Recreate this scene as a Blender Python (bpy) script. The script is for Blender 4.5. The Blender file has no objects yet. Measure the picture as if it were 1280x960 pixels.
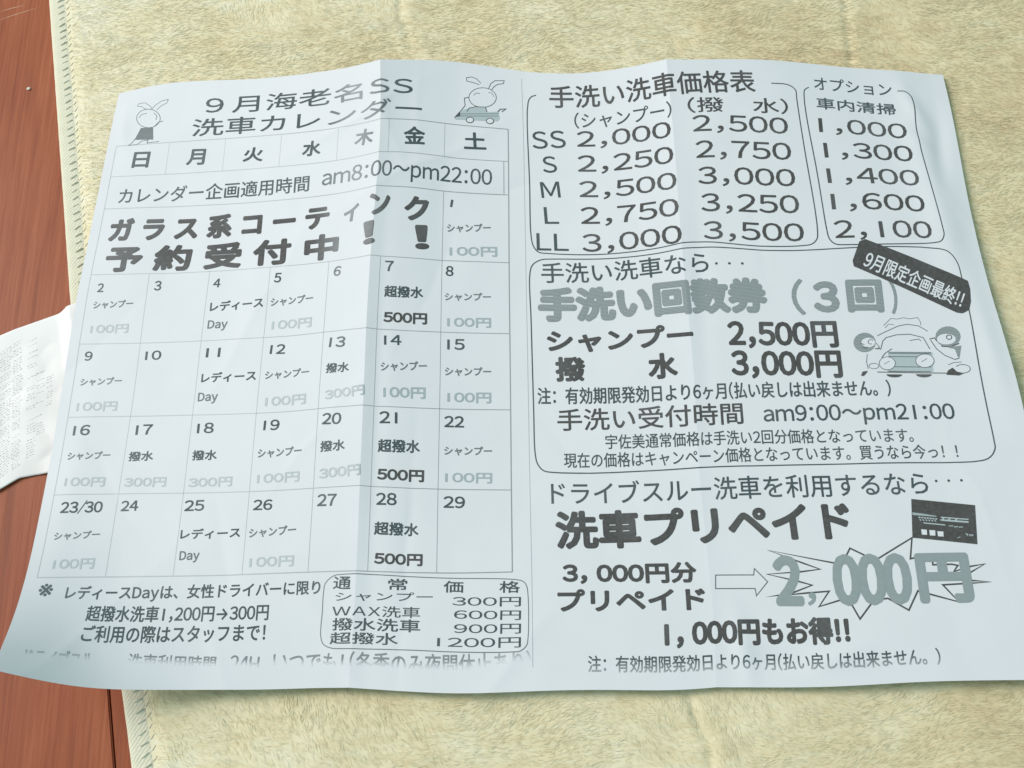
import bpy, bmesh, math, random
import numpy as np
from mathutils import Vector, Matrix

random.seed(4)
rng = np.random.default_rng(4)
MM = 0.001
C = bpy.context.scene.collection
scene = bpy.context.scene

CAM = [0.411625, 339.924626, -0.056073, 6.937822, 12.081003, 0.068854]

# ------------------------------------------------------------------ camera
TILT, DIST, TURN, TX, TY, ROLL = CAM
cam_data = bpy.data.cameras.new('camera')
cam_data.sensor_width = 36.0
cam_data.lens = 36.0 * 1350.0 / 1280.0
cam_data.clip_start = 0.01
cam_data.clip_end = 50.0
cam = bpy.data.objects.new('camera', cam_data)
C.objects.link(cam)
cam.matrix_world = (Matrix.Translation((0, -DIST * math.sin(TILT) * MM, DIST * math.cos(TILT) * MM))
                    @ Matrix.Rotation(TILT, 4, 'X') @ Matrix.Rotation(-ROLL, 4, 'Z'))
scene.camera = cam

# ------------------------------------------------------------------ light
world = bpy.data.worlds.new('World')
scene.world = world
world.use_nodes = True
bg = world.node_tree.nodes['Background']
bg.inputs[0].default_value = (0.62, 0.92, 0.96, 1)
bg.inputs[1].default_value = WORLD_STRENGTH = 0.45


def area_lamp(name, loc, target, size, size_y, watts, colour):
    d = bpy.data.lights.new(name, 'AREA')
    d.shape = 'RECTANGLE'
    d.size, d.size_y = size, size_y
    d.energy = watts
    d.color = colour
    o = bpy.data.objects.new(name, d)
    C.objects.link(o)
    o.location = loc
    o.rotation_euler = (Vector(target) - Vector(loc)).to_track_quat('-Z', 'Y').to_euler()
    return o


area_lamp('window_light', (-1.95, 0.9, 1.72), (0, 0, 0), 1.3, 1.5, 64.0, (1.0, 0.905, 0.89))

scene.view_settings.view_transform = 'Standard'
scene.view_settings.look = 'None'
scene.view_settings.exposure = 0.20
scene.view_settings.gamma = 1.0
scene.view_settings.use_curve_mapping = False
scene.render.filter_size = 2.4
scene.cycles.max_bounces = 5


# ------------------------------------------------------------------ helpers
def link(name, me, mat=None, parent=None):
    o = bpy.data.objects.new(name, me)
    C.objects.link(o)
    if mat:
        me.materials.append(mat)
    if parent:
        o.parent = parent
    return o


def mesh_np(name, verts, faces, smooth=False):
    me = bpy.data.meshes.new(name)
    me.from_pydata([tuple(v) for v in verts], [], [tuple(f) for f in faces])
    if smooth:
        me.polygons.foreach_set('use_smooth', [True] * len(me.polygons))
    me.update()
    return me


def mesh_quads(name, verts, quads, smooth=True, tri=False):
    """fast mesh from numpy arrays, all faces of one size"""
    k = quads.shape[1]
    me = bpy.data.meshes.new(name)
    me.vertices.add(len(verts))
    me.vertices.foreach_set('co', np.asarray(verts, np.float32).ravel())
    me.loops.add(quads.size)
    me.loops.foreach_set('vertex_index', quads.astype(np.int32).ravel())
    me.polygons.add(len(quads))
    me.polygons.foreach_set('loop_start', (np.arange(len(quads)) * k).astype(np.int32))
    me.polygons.foreach_set('use_smooth', np.full(len(quads), smooth))
    me.update(calc_edges=True)
    me.validate()
    return me


def thing(name, label, cat, loc=(0, 0, 0)):
    o = bpy.data.objects.new(name, None)
    o.empty_display_size = 0.02
    C.objects.link(o)
    o.location = loc
    o['label'] = label
    o['category'] = cat
    return o


def vnoise(x, y, scale, seed):
    """smooth value noise, -1..1"""
    g = np.random.default_rng(seed).uniform(-1, 1, (257, 257))
    a, b = x / scale + 1000.37, y / scale + 1000.71
    i, j = np.floor(a).astype(int), np.floor(b).astype(int)
    s, t = a - i, b - j
    s, t = s * s * (3 - 2 * s), t * t * (3 - 2 * t)
    i0, i1, j0, j1 = i % 257, (i + 1) % 257, j % 257, (j + 1) % 257
    return (g[i0, j0] * (1 - s) * (1 - t) + g[i1, j0] * s * (1 - t) + g[i0, j1] * (1 - s) * t + g[i1, j1] * s * t)


def new_mat(name):
    m = bpy.data.materials.new(name)
    m.use_nodes = True
    nt = m.node_tree
    return m, nt, nt.nodes['Principled BSDF']


def node(nt, typ, **kw):
    n = nt.nodes.new(typ)
    for k, v in kw.items():
        if k.startswith('_'):
            setattr(n, k[1:], v)
        else:
            n.inputs[k.replace('__', ' ')].default_value = v
    return n


def ramp(nt, fac, stops):
    r = nt.nodes.new('ShaderNodeValToRGB')
    el = r.color_ramp.elements
    while len(el) < len(stops):
        el.new(0.5)
    for e, (p, c) in zip(el, stops):
        e.position = p
        e.color = (*c, 1)
    nt.links.new(fac, r.inputs[0])
    return r


# ------------------------------------------------------------------ measured layout of the flyer (mm on the page)
KNOT_U = [0.0, 22.0, 48.0, 74.0, 88.0, 97.0, 106.0, 125.0, 150.0, 172.0, 188.0, 198.0, 208.0, 230.0, 256.0, 280.0, 297.0]
KNOT_V = [0.0, 20.0, 50.0, 85.0, 120.0, 155.0, 185.0, 210.0]
SHEET = [  # measured heights and positions of the flyer, millimetres
  [(-133.8,123.9,1.01), (-135.7,104.0,1.14), (-138.0,74.8,1.33), (-140.6,40.2,1.83), (-142.1,5.5,1.95), (-142.4,-30.6,5.70), (-140.7,-62.1,16.42), (-139.1,-83.3,29.97)],
  [(-113.8,125.6,2.75), (-114.8,103.7,2.17), (-116.5,73.6,1.91), (-118.8,38.8,2.07), (-120.1,4.1,2.29), (-121.8,-30.9,3.77), (-122.2,-61.9,8.19), (-122.4,-86.6,14.88)],
  [(-87.6,123.3,4.69), (-88.6,102.4,3.83), (-90.2,71.9,3.15), (-92.4,37.4,3.04), (-94.4,2.5,3.16), (-96.1,-32.3,3.39), (-97.6,-62.6,4.32), (-98.9,-87.8,5.52)],
  [(-61.6,121.3,8.18), (-62.6,100.5,7.07), (-64.4,70.5,6.04), (-66.1,36.2,5.45), (-68.3,1.0,5.03), (-70.3,-33.6,4.47), (-72.0,-63.5,3.68), (-73.3,-89.0,2.81)],
  [(-47.2,120.8,10.60), (-47.8,100.1,9.40), (-49.8,70.2,8.19), (-52.3,35.9,7.32), (-54.5,0.8,6.46), (-56.4,-34.0,5.28), (-58.2,-64.1,3.86), (-59.7,-89.5,2.49)],
  [(-38.1,121.2,12.34), (-38.4,100.5,11.09), (-40.5,70.6,9.78), (-43.5,35.7,8.69), (-45.5,0.4,7.49), (-47.4,-34.4,5.87), (-49.2,-64.6,4.04), (-51.3,-90.0,2.39)],
  [(-29.1,121.9,10.69), (-30.1,100.9,9.57), (-32.0,70.5,8.33), (-34.5,35.0,7.32), (-36.5,-0.3,6.30), (-38.4,-35.3,5.00), (-40.1,-65.4,3.62), (-41.9,-91.2,2.32)],
  [(-10.3,122.0,7.33), (-11.7,99.4,6.47), (-13.5,68.8,5.49), (-15.5,33.7,4.81), (-17.3,-1.6,4.15), (-19.3,-36.8,3.47), (-20.9,-66.9,2.87), (-22.4,-93.4,2.22)],
  [(14.0,117.7,4.97), (13.1,96.5,4.18), (11.5,66.7,3.45), (9.5,31.9,3.09), (7.6,-3.1,2.77), (5.7,-38.5,2.50), (4.2,-67.9,2.36), (2.5,-94.4,2.07)],
  [(36.3,115.4,5.22), (35.2,94.1,4.37), (33.4,64.1,3.43), (31.6,30.1,3.00), (29.7,-4.6,2.73), (27.6,-39.9,2.43), (26.3,-69.2,2.21), (24.3,-95.6,1.89)],
  [(51.9,115.4,7.28), (51.1,93.9,6.09), (49.4,63.7,4.72), (47.7,29.8,3.81), (46.0,-5.3,3.18), (43.7,-40.5,2.59), (42.7,-70.1,2.11), (40.6,-96.6,1.61)],
  [(61.6,115.5,9.07), (61.0,94.0,7.53), (59.5,64.0,5.83), (57.8,29.6,4.56), (56.3,-5.7,3.60), (53.8,-40.8,2.76), (52.9,-70.5,2.07), (50.9,-96.6,1.46)],
  [(71.4,114.9,8.83), (71.1,94.3,7.45), (69.5,64.4,5.87), (67.7,29.1,4.56), (66.1,-6.1,3.64), (63.8,-41.0,2.88), (62.9,-70.9,2.24), (60.7,-97.3,1.64)],
  [(94.5,113.9,7.67), (93.1,93.1,6.66), (91.4,62.5,5.46), (89.3,27.2,4.32), (87.6,-7.3,3.57), (85.6,-42.0,3.07), (84.3,-72.2,2.59), (82.3,-98.6,2.07)],
  [(120.0,111.3,4.84), (118.9,91.4,4.54), (117.8,61.9,4.24), (115.7,26.1,3.72), (113.4,-8.8,3.36), (111.5,-43.3,3.20), (109.9,-73.1,2.93), (108.3,-99.1,2.61)],
  [(144.0,108.7,2.50), (142.6,89.4,2.48), (141.4,59.8,2.69), (139.7,24.9,2.94), (137.2,-10.3,3.21), (135.6,-44.4,3.31), (134.0,-74.4,3.14), (132.3,-100.3,2.95)],
  [(159.5,107.2,0.92), (158.7,88.4,1.12), (156.5,58.4,1.28), (155.0,23.5,1.99), (155.0,-11.2,3.16), (153.0,-45.7,3.41), (151.1,-75.6,3.26), (149.3,-101.3,3.13)]]
WRITING = [  # text, start u v, end u v, height (mm), weight, fit
  ('９月海老名SS', 34.81, 13.24, 108.47, 13.82, 6.86, 'T', 'i'),
  ('洗車カレンダー', 30.79, 21.77, 111.81, 22.55, 6.94, 'T', 'i'),
  ('日', 10.49, 33.03, 16.65, 33.25, 6.62, 'D', 'i'),
  ('月', 29.97, 33.13, 36.4, 33.4, 6.44, 'D', 'i'),
  ('火', 49.87, 33.24, 57.1, 33.65, 5.7, 'D', 'i'),
  ('水', 71.02, 33.16, 77.32, 33.53, 6.05, 'D', 'i'),
  ('木', 88.34, 31.94, 94.48, 32.55, 6.36, 'D', 'i'),
  ('金', 105.88, 33.11, 113.48, 32.66, 6.91, 'D', 'i'),
  ('土', 126.67, 32.56, 134.32, 32.16, 6.64, 'D', 'i'),
  ('カレンダー企画適用時間', 7.85, 47.94, 74.45, 47.32, 6.5, 'T', 'i'),
  ('am8:00～pm22:00', 78.64, 45.71, 136.2, 46.07, 6.03, 'T', 'b'),
  ('ガ_ラ_ス_系_コ_ー_テ', 6.8, 63.37, 82.11, 62.97, 9.59, 'H', 'i'),
  ('ィ', 86.54, 61.56, 91.34, 61.88, 6.81, 'D', 'i'),
  ('ン', 96.33, 61.09, 103.24, 59.72, 8.46, 'H', 'i'),
  ('ク', 107.4, 62.43, 115.86, 61.69, 9.19, 'H', 'i'),
  ('予_約_受_付_中', 7.44, 75.16, 85.8, 75.18, 10.21, 'H', 'i'),
  ('！', 94.17, 71.92, 98.14, 71.6, 8.89, 'H', 'i'),
  ('！', 111.22, 72.69, 115.87, 72.34, 9.01, 'H', 'i'),
  ('1', 122.17, 55.61, 122.97, 55.72, 3.08, 'D', 'b'),
  ('2', 6.46, 82.54, 8.61, 82.52, 3.25, 'D', 'b'),
  ('3', 25.37, 82.29, 27.74, 82.3, 3.56, 'D', 'b'),
  ('4', 44.74, 82.1, 47.11, 82.15, 3.29, 'D', 'b'),
  ('5', 64.8, 81.85, 67.21, 82.0, 3.57, 'D', 'b'),
  ('6', 84.6, 81.55, 87.04, 81.82, 3.54, 'D', 'b'),
  ('7', 101.8, 81.17, 104.61, 81.13, 3.72, 'D', 'b'),
  ('8', 121.21, 81.45, 123.77, 81.49, 3.61, 'D', 'b'),
  ('9', 5.69, 107.49, 8.26, 107.45, 3.24, 'D', 'b'),
  ('10', 25.37, 107.63, 30.58, 107.62, 3.24, 'D', 'b'),
  ('11', 45.14, 107.48, 49.79, 107.52, 3.49, 'D', 'b'),
  ('12', 65.68, 107.37, 70.6, 107.59, 3.3, 'D', 'b'),
  ('13', 84.97, 106.93, 90.24, 107.32, 3.55, 'D', 'b'),
  ('14', 102.59, 106.76, 107.97, 106.59, 3.4, 'D', 'b'),
  ('15', 122.03, 107.41, 127.51, 107.41, 3.69, 'D', 'b'),
  ('16', 5.84, 133.49, 11.15, 133.44, 3.44, 'D', 'b'),
  ('17', 25.62, 133.63, 30.92, 133.56, 3.46, 'D', 'b'),
  ('18', 45.06, 133.45, 50.34, 133.4, 3.45, 'D', 'b'),
  ('19', 65.87, 133.04, 70.9, 133.18, 3.43, 'D', 'b'),
  ('20', 84.26, 132.6, 90.3, 132.91, 3.65, 'D', 'b'),
  ('21', 102.0, 132.75, 107.49, 132.61, 3.87, 'D', 'b'),
  ('22', 121.44, 133.17, 127.5, 133.17, 3.62, 'D', 'b'),
  ('23/30', 6.22, 158.49, 19.03, 158.45, 3.39, 'D', 'b'),
  ('24', 24.6, 158.2, 29.9, 158.1, 3.19, 'D', 'b'),
  ('25', 43.86, 158.42, 49.89, 158.33, 3.33, 'D', 'b'),
  ('26', 64.81, 158.68, 70.68, 158.75, 3.22, 'D', 'b'),
  ('27', 84.28, 158.44, 90.09, 158.56, 3.67, 'D', 'b'),
  ('28', 101.94, 158.29, 108.0, 158.14, 3.64, 'D', 'b'),
  ('29', 121.63, 158.48, 128.0, 158.54, 3.57, 'D', 'b'),
  ('シャンプー', 121.46, 65.4, 135.91, 64.56, 3.3, 'S', 'i'),
  ('シャンプー', 6.06, 88.79, 19.27, 88.34, 2.92, 'S', 'i'),
  ('シャンプー', 64.46, 90.63, 78.48, 90.34, 3.17, 'S', 'i'),
  ('シャンプー', 121.08, 90.47, 135.87, 90.1, 2.98, 'S', 'i'),
  ('シャンプー', 5.6, 116.51, 18.87, 116.2, 2.76, 'S', 'i'),
  ('シャンプー', 64.92, 116.09, 79.06, 115.91, 2.98, 'S', 'i'),
  ('シャンプー', 101.91, 115.7, 115.99, 114.82, 3.21, 'S', 'i'),
  ('シャンプー', 121.4, 116.35, 135.8, 116.2, 3.08, 'S', 'i'),
  ('シャンプー', 5.43, 141.69, 18.76, 141.48, 2.71, 'S', 'i'),
  ('シャンプー', 64.87, 142.17, 78.57, 141.97, 3.11, 'S', 'i'),
  ('シャンプー', 121.6, 142.11, 136.06, 141.97, 2.92, 'S', 'i'),
  ('シャンプー', 5.86, 166.77, 19.57, 166.42, 2.5, 'S', 'i'),
  ('シャンプー', 64.36, 167.24, 78.55, 166.64, 3.02, 'S', 'i'),
  ('レディース', 44.69, 91.14, 62.11, 90.74, 3.78, 'D', 'i'),
  ('レディース', 44.53, 116.36, 62.13, 116.21, 3.56, 'D', 'i'),
  ('レディース', 43.7, 167.1, 61.67, 166.91, 3.24, 'D', 'i'),
  ('Day', 44.57, 97.23, 51.05, 97.26, 3.0, 'S', 'b'),
  ('Day', 44.17, 122.65, 50.55, 122.56, 2.98, 'S', 'b'),
  ('Day', 44.22, 173.32, 50.12, 173.19, 2.71, 'S', 'b'),
  ('100円', 122.39, 74.24, 137.99, 73.82, 3.68, 'P', 'i'),
  ('100円', 6.25, 97.87, 18.79, 97.69, 3.31, 'P', 'i'),
  ('100円', 65.46, 99.13, 78.59, 99.14, 3.51, 'P', 'i'),
  ('100円', 121.94, 99.69, 135.84, 99.59, 3.48, 'P', 'i'),
  ('100円', 5.61, 125.5, 18.55, 125.34, 3.38, 'P', 'i'),
  ('100円', 65.72, 125.31, 78.69, 125.23, 3.47, 'P', 'i'),
  ('100円', 102.92, 124.51, 115.69, 124.26, 3.81, 'P', 'i'),
  ('100円', 122.27, 125.21, 135.79, 125.22, 3.55, 'P', 'i'),
  ('100円', 5.96, 150.35, 18.47, 150.42, 3.13, 'P', 'i'),
  ('100円', 65.33, 150.54, 78.39, 150.36, 3.3, 'P', 'i'),
  ('100円', 121.99, 150.78, 136.05, 150.8, 3.37, 'P', 'i'),
  ('100円', 7.2, 175.68, 19.39, 175.54, 3.22, 'P', 'i'),
  ('100円', 65.18, 176.22, 78.5, 176.13, 3.28, 'P', 'i'),
  ('300円', 84.81, 124.77, 97.38, 123.91, 3.43, 'P', 'i'),
  ('300円', 24.46, 150.78, 37.38, 150.68, 3.15, 'P', 'i'),
  ('300円', 44.25, 151.15, 57.71, 150.91, 3.16, 'P', 'i'),
  ('300円', 84.52, 150.27, 97.19, 149.51, 3.51, 'P', 'i'),
  ('撥水', 84.51, 115.68, 91.99, 115.85, 3.35, 'D', 'i'),
  ('撥水', 24.66, 142.38, 32.35, 142.23, 3.24, 'D', 'i'),
  ('撥水', 44.52, 142.4, 52.19, 142.29, 3.37, 'D', 'i'),
  ('撥水', 84.27, 141.52, 91.94, 141.43, 3.58, 'D', 'i'),
  ('超撥水', 101.97, 90.23, 114.26, 89.95, 4.07, 'D', 'i'),
  ('超撥水', 101.85, 141.95, 114.42, 141.71, 4.17, 'D', 'i'),
  ('超撥水', 101.57, 167.29, 114.53, 167.34, 4.02, 'D', 'i'),
  ('500円', 102.08, 99.27, 115.7, 99.12, 4.0, 'B', 'i'),
  ('500円', 101.92, 150.82, 115.82, 150.81, 3.83, 'B', 'i'),
  ('500円', 101.9, 176.03, 115.87, 176.16, 3.58, 'B', 'i'),
  ('※', 4.93, 184.01, 8.92, 183.72, 3.95, 'R', 'i'),
  ('レディースDayは、女性ドライバーに限り', 12.69, 185.42, 86.85, 185.12, 4.81, 'R', 'i'),
  ('超撥水洗車1,200円→300円', 19.78, 191.32, 72.08, 191.44, 4.8, 'R', 'i'),
  ('ご利用の際はスタッフまで！', 19.67, 197.3, 71.57, 197.07, 5.0, 'R', 'i'),
  ('ドライブスルー', 6.42, 205.98, 27.25, 204.63, 5.04, 'F', 'i'),
  ('洗車利用時間', 33.56, 204.8, 58.06, 205.66, 4.8, 'F', 'i'),
  ('24H', 62.0, 204.84, 70.15, 205.38, 4.1, 'F', 'b'),
  ('いつでも！', 74.2, 205.03, 94.7, 205.8, 4.92, 'F', 'i'),
  ('(冬季のみ夜間休止あり)', 96.65, 206.23, 146.95, 205.58, 5.96, 'F', 'i'),
  ('通', 90.47, 183.04, 95.61, 183.22, 3.62, 'R', 'i'),
  ('常', 106.28, 183.21, 111.71, 183.08, 3.27, 'R', 'i'),
  ('価', 121.94, 183.54, 127.64, 183.69, 3.37, 'R', 'i'),
  ('格', 137.95, 183.91, 143.93, 184.08, 3.4, 'R', 'i'),
  ('シャンプー', 91.37, 186.54, 119.03, 186.11, 2.58, 'T', 'i'),
  ('300円', 124.49, 187.31, 144.12, 187.89, 2.64, 'T', 'i'),
  ('WAX洗車', 90.68, 190.77, 115.54, 190.75, 3.1, 'T', 'i'),
  ('600円', 124.99, 190.9, 144.09, 191.59, 2.59, 'T', 'i'),
  ('撥水洗車', 90.91, 194.63, 115.66, 194.61, 3.51, 'R', 'i'),
  ('900円', 125.05, 194.73, 144.07, 195.21, 2.65, 'T', 'i'),
  ('超撥水', 90.43, 198.34, 109.58, 198.2, 3.26, 'R', 'i'),
  ('1200円', 120.43, 198.32, 144.04, 198.86, 2.72, 'T', 'i'),
  ('手洗い洗車価格表', 156.32, 13.92, 227.57, 13.34, 8.89, 'M', 'i'),
  ('（シャンプー）', 164.56, 21.97, 198.05, 21.96, 6.37, 'T', 'p'),
  ('（撥\u3000水）', 203.6, 21.05, 238.23, 21.51, 6.23, 'M', 'p'),
  ('SS', 150.17, 30.71, 161.62, 29.59, 6.84, 'T', 'b'),
  ('S', 153.53, 40.29, 158.4, 39.81, 6.51, 'T', 'b'),
  ('M', 152.81, 50.51, 159.26, 49.93, 6.39, 'T', 'b'),
  ('L', 153.68, 60.68, 158.47, 60.41, 6.53, 'T', 'b'),
  ('LL', 150.86, 70.93, 161.35, 70.79, 6.5, 'T', 'b'),
  ('2,000', 165.17, 29.18, 197.24, 29.4, 6.11, 'M', 'b'),
  ('2,250', 165.17, 39.19, 197.42, 39.48, 6.46, 'M', 'b'),
  ('2,500', 165.43, 49.48, 197.87, 49.64, 6.41, 'M', 'b'),
  ('2,750', 165.64, 60.11, 198.0, 60.08, 6.61, 'M', 'b'),
  ('3,000', 165.8, 71.01, 198.31, 70.62, 6.78, 'M', 'b'),
  ('2,500', 204.63, 28.41, 237.38, 29.33, 6.29, 'M', 'b'),
  ('2,750', 204.97, 38.87, 237.32, 39.58, 6.59, 'M', 'b'),
  ('3,000', 205.1, 49.04, 237.51, 49.8, 6.49, 'M', 'b'),
  ('3,250', 205.44, 59.47, 237.75, 59.93, 6.63, 'M', 'b'),
  ('3,500', 205.44, 69.76, 238.25, 70.28, 6.47, 'M', 'b'),
  ('オプション', 248.45, 10.87, 275.8, 11.69, 5.62, 'T', 'i'),
  ('車内清掃', 248.38, 18.84, 276.04, 20.05, 4.92, 'R', 'i'),
  ('1,000', 248.0, 28.43, 278.4, 30.01, 6.17, 'M', 'b'),
  ('1,300', 248.51, 38.86, 278.95, 39.51, 6.37, 'M', 'b'),
  ('1,400', 248.23, 48.99, 279.38, 49.27, 6.16, 'M', 'b'),
  ('1,600', 248.3, 59.05, 279.4, 59.59, 6.24, 'M', 'b'),
  ('2,100', 248.12, 69.66, 280.06, 69.76, 6.36, 'M', 'b'),
  ('手洗い洗車なら', 152.2, 83.11, 206.22, 82.01, 7.67, 'T', 'i'),
  ('・・・', 208.29, 79.17, 217.68, 79.07, 0.92, 'M', 'i'),
  ('手洗い回数券', 150.91, 97.36, 224.22, 96.36, 12.86, 'G', 'i'),
  ('（', 231.86, 96.89, 235.92, 96.92, 13.0, 'g', 'i'),
  ('3', 238.54, 96.1, 246.82, 96.27, 11.3, 'G', 'i'),
  ('回', 249.06, 96.32, 260.51, 96.62, 11.79, 'G', 'i'),
  ('）', 262.69, 97.23, 264.94, 97.28, 12.24, 'g', 'i'),
  ('シャンプー', 153.48, 108.03, 199.02, 107.58, 8.06, 'B', 'i'),
  ('撥', 156.01, 118.13, 165.41, 117.89, 8.6, 'B', 'i'),
  ('水', 184.47, 118.01, 193.41, 117.98, 8.77, 'B', 'i'),
  ('2,500円', 209.94, 107.42, 244.9, 107.78, 8.18, 'B', 'b'),
  ('3,000円', 210.03, 117.58, 244.82, 118.29, 8.29, 'B', 'b'),
  ('注：有効期限発効日より6ヶ月(払い戻しは出来ません。)', 150.17, 125.56, 258.87, 125.53, 5.76, 'R', 'i'),
  ('手洗い受付時間', 156.14, 134.07, 212.55, 133.73, 7.17, 'M', 'i'),
  ('am9:00～pm21:00', 218.78, 133.12, 277.19, 133.22, 5.2, 'R', 'b'),
  ('宇佐美通常価格は手洗い2回分価格となっています。', 170.54, 140.04, 263.42, 140.73, 4.69, 'T', 'i'),
  ('現在の価格はキャンペーン価格となっています。買うなら今っ！！', 157.8, 145.75, 275.8, 146.29, 4.8, 'T', 'i'),
  ('ドライブスルー洗車を利用するなら', 153.62, 157.37, 265.19, 157.57, 7.34, 'T', 'i'),
  ('・・・', 267.46, 153.74, 275.63, 153.74, 0.85, 'M', 'i'),
  ('洗車プリペイド', 154.63, 171.44, 241.14, 170.68, 12.11, 'X', 'i'),
  ('3,_000円分', 156.19, 181.79, 194.36, 182.1, 6.31, 'B', 'i'),
  ('プリペイド', 154.64, 189.67, 196.25, 189.55, 6.38, 'B', 'i'),
  ('2', 216.19, 189.04, 224.57, 189.14, 14.1, 'g2', 'b'),
  (',', 225.53, 188.93, 228.08, 188.98, 3.67, 'g2', 'i'),
  ('000', 233.39, 189.11, 256.08, 189.49, 14.24, 'g2', 'b'),
  ('円', 257.64, 189.53, 273.02, 189.63, 14.39, 'g2', 'i'),
  ('1,_000円もお得!!', 184.29, 199.58, 236.69, 199.59, 7.61, 'B', 'i'),
  ('注：有効期限発効日より6ヶ月(払い戻しは出来ません。)', 162.96, 205.67, 260.89, 205.8, 4.44, 'E', 'i'),]
LINES = [
  ('border_line', 'K', 0.4, [(151.78, 9.13), (150.09, 9.9), (148.92, 12.21), (148.84, 46.74), (149.09, 65.85), (149.83, 69.47), (151.37, 71.51), (154.51, 71.98), (188.42, 71.67), (201.97, 70.59), (220.94, 72.02), (237.57, 71.87), (240.46, 71.38), (242.19, 69.7), (242.73, 67.08), (242.17, 39.68), (241.7, 15.26), (241.51, 11.38), (239.11, 9.61), (233.19, 9.32)], False),
  ('border_line', 'K', 0.4, [(246.53, 10.03), (244.98, 11.14), (244.41, 13.8), (245.08, 42.29), (245.81, 67.22), (246.29, 69.87), (247.89, 71.68), (251.93, 72.14), (280.32, 71.42), (282.77, 70.68), (284.1, 68.45), (284.13, 65.36), (282.19, 28.28), (282.93, 14.75), (282.27, 11.24), (280.44, 9.58), (277.83, 9.42)], False),
  ('border_line', 'K', 0.4, [(155.77, 74.04), (152.1, 74.49), (149.46, 76.39), (148.5, 79.69), (148.63, 96.54), (148.91, 126.61), (149.16, 141.48), (149.83, 144.51), (151.49, 146.52), (154.13, 147.14), (180.51, 147.3), (201.89, 147.04), (213.9, 147.21), (255.7, 147.25), (282.39, 147.07), (285.16, 145.68), (286.77, 143.09), (286.92, 140.99), (286.86, 129.8), (286.97, 118.91), (287.65, 95.93), (287.47, 84.86), (286.98, 78.92), (284.82, 75.12), (281.04, 73.65), (226.0, 73.61), (201.81, 72.66), (188.3, 73.65)], True),
  ('border_line', 'k', 0.25, [(93.51, 178.88), (90.5, 179.28), (88.27, 181.29), (87.83, 183.78), (87.8, 189.4), (87.72, 196.02), (88.55, 198.21), (90.73, 199.32), (94.75, 199.56), (114.7, 199.29), (141.55, 199.91), (143.81, 199.78), (145.64, 198.4), (146.11, 196.33), (146.22, 185.05), (145.8, 182.07), (144.9, 180.89), (142.83, 180.26), (118.68, 179.36)], True),
  ('arrow_outline', 'k', 0.3, [(199.67, 179.96), (210.58, 180.26), (211.02, 178.43), (214.44, 182.26), (210.78, 186.12), (210.63, 184.11), (199.29, 183.84)], True),
  ('starburst_outline', 'K', 0.42, [(215.66, 173.17), (235.13, 177.26), (237.56, 176.46), (239.77, 173.01), (244.35, 175.6), (246.78, 176.73), (258.04, 170.57), (256.64, 176.74), (259.45, 176.24), (262.95, 175.76), (262.77, 178.67), (268.15, 178.62), (269.78, 179.0), (268.37, 180.7), (273.39, 179.3), (277.43, 178.66), (272.18, 181.45), (272.98, 183.33), (278.21, 183.78), (272.29, 184.11), (264.67, 184.43), (268.36, 189.23), (261.96, 187.33), (257.4, 185.92), (254.08, 191.17), (248.66, 187.68), (244.65, 187.97), (240.01, 192.94), (238.22, 189.1), (234.95, 187.63), (228.69, 189.21), (232.09, 185.08), (225.21, 185.49), (213.83, 186.44), (221.24, 185.43), (227.35, 183.31), (223.09, 182.11), (214.51, 180.11), (224.59, 179.48), (230.25, 178.85), (225.48, 177.04)], True),]
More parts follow.
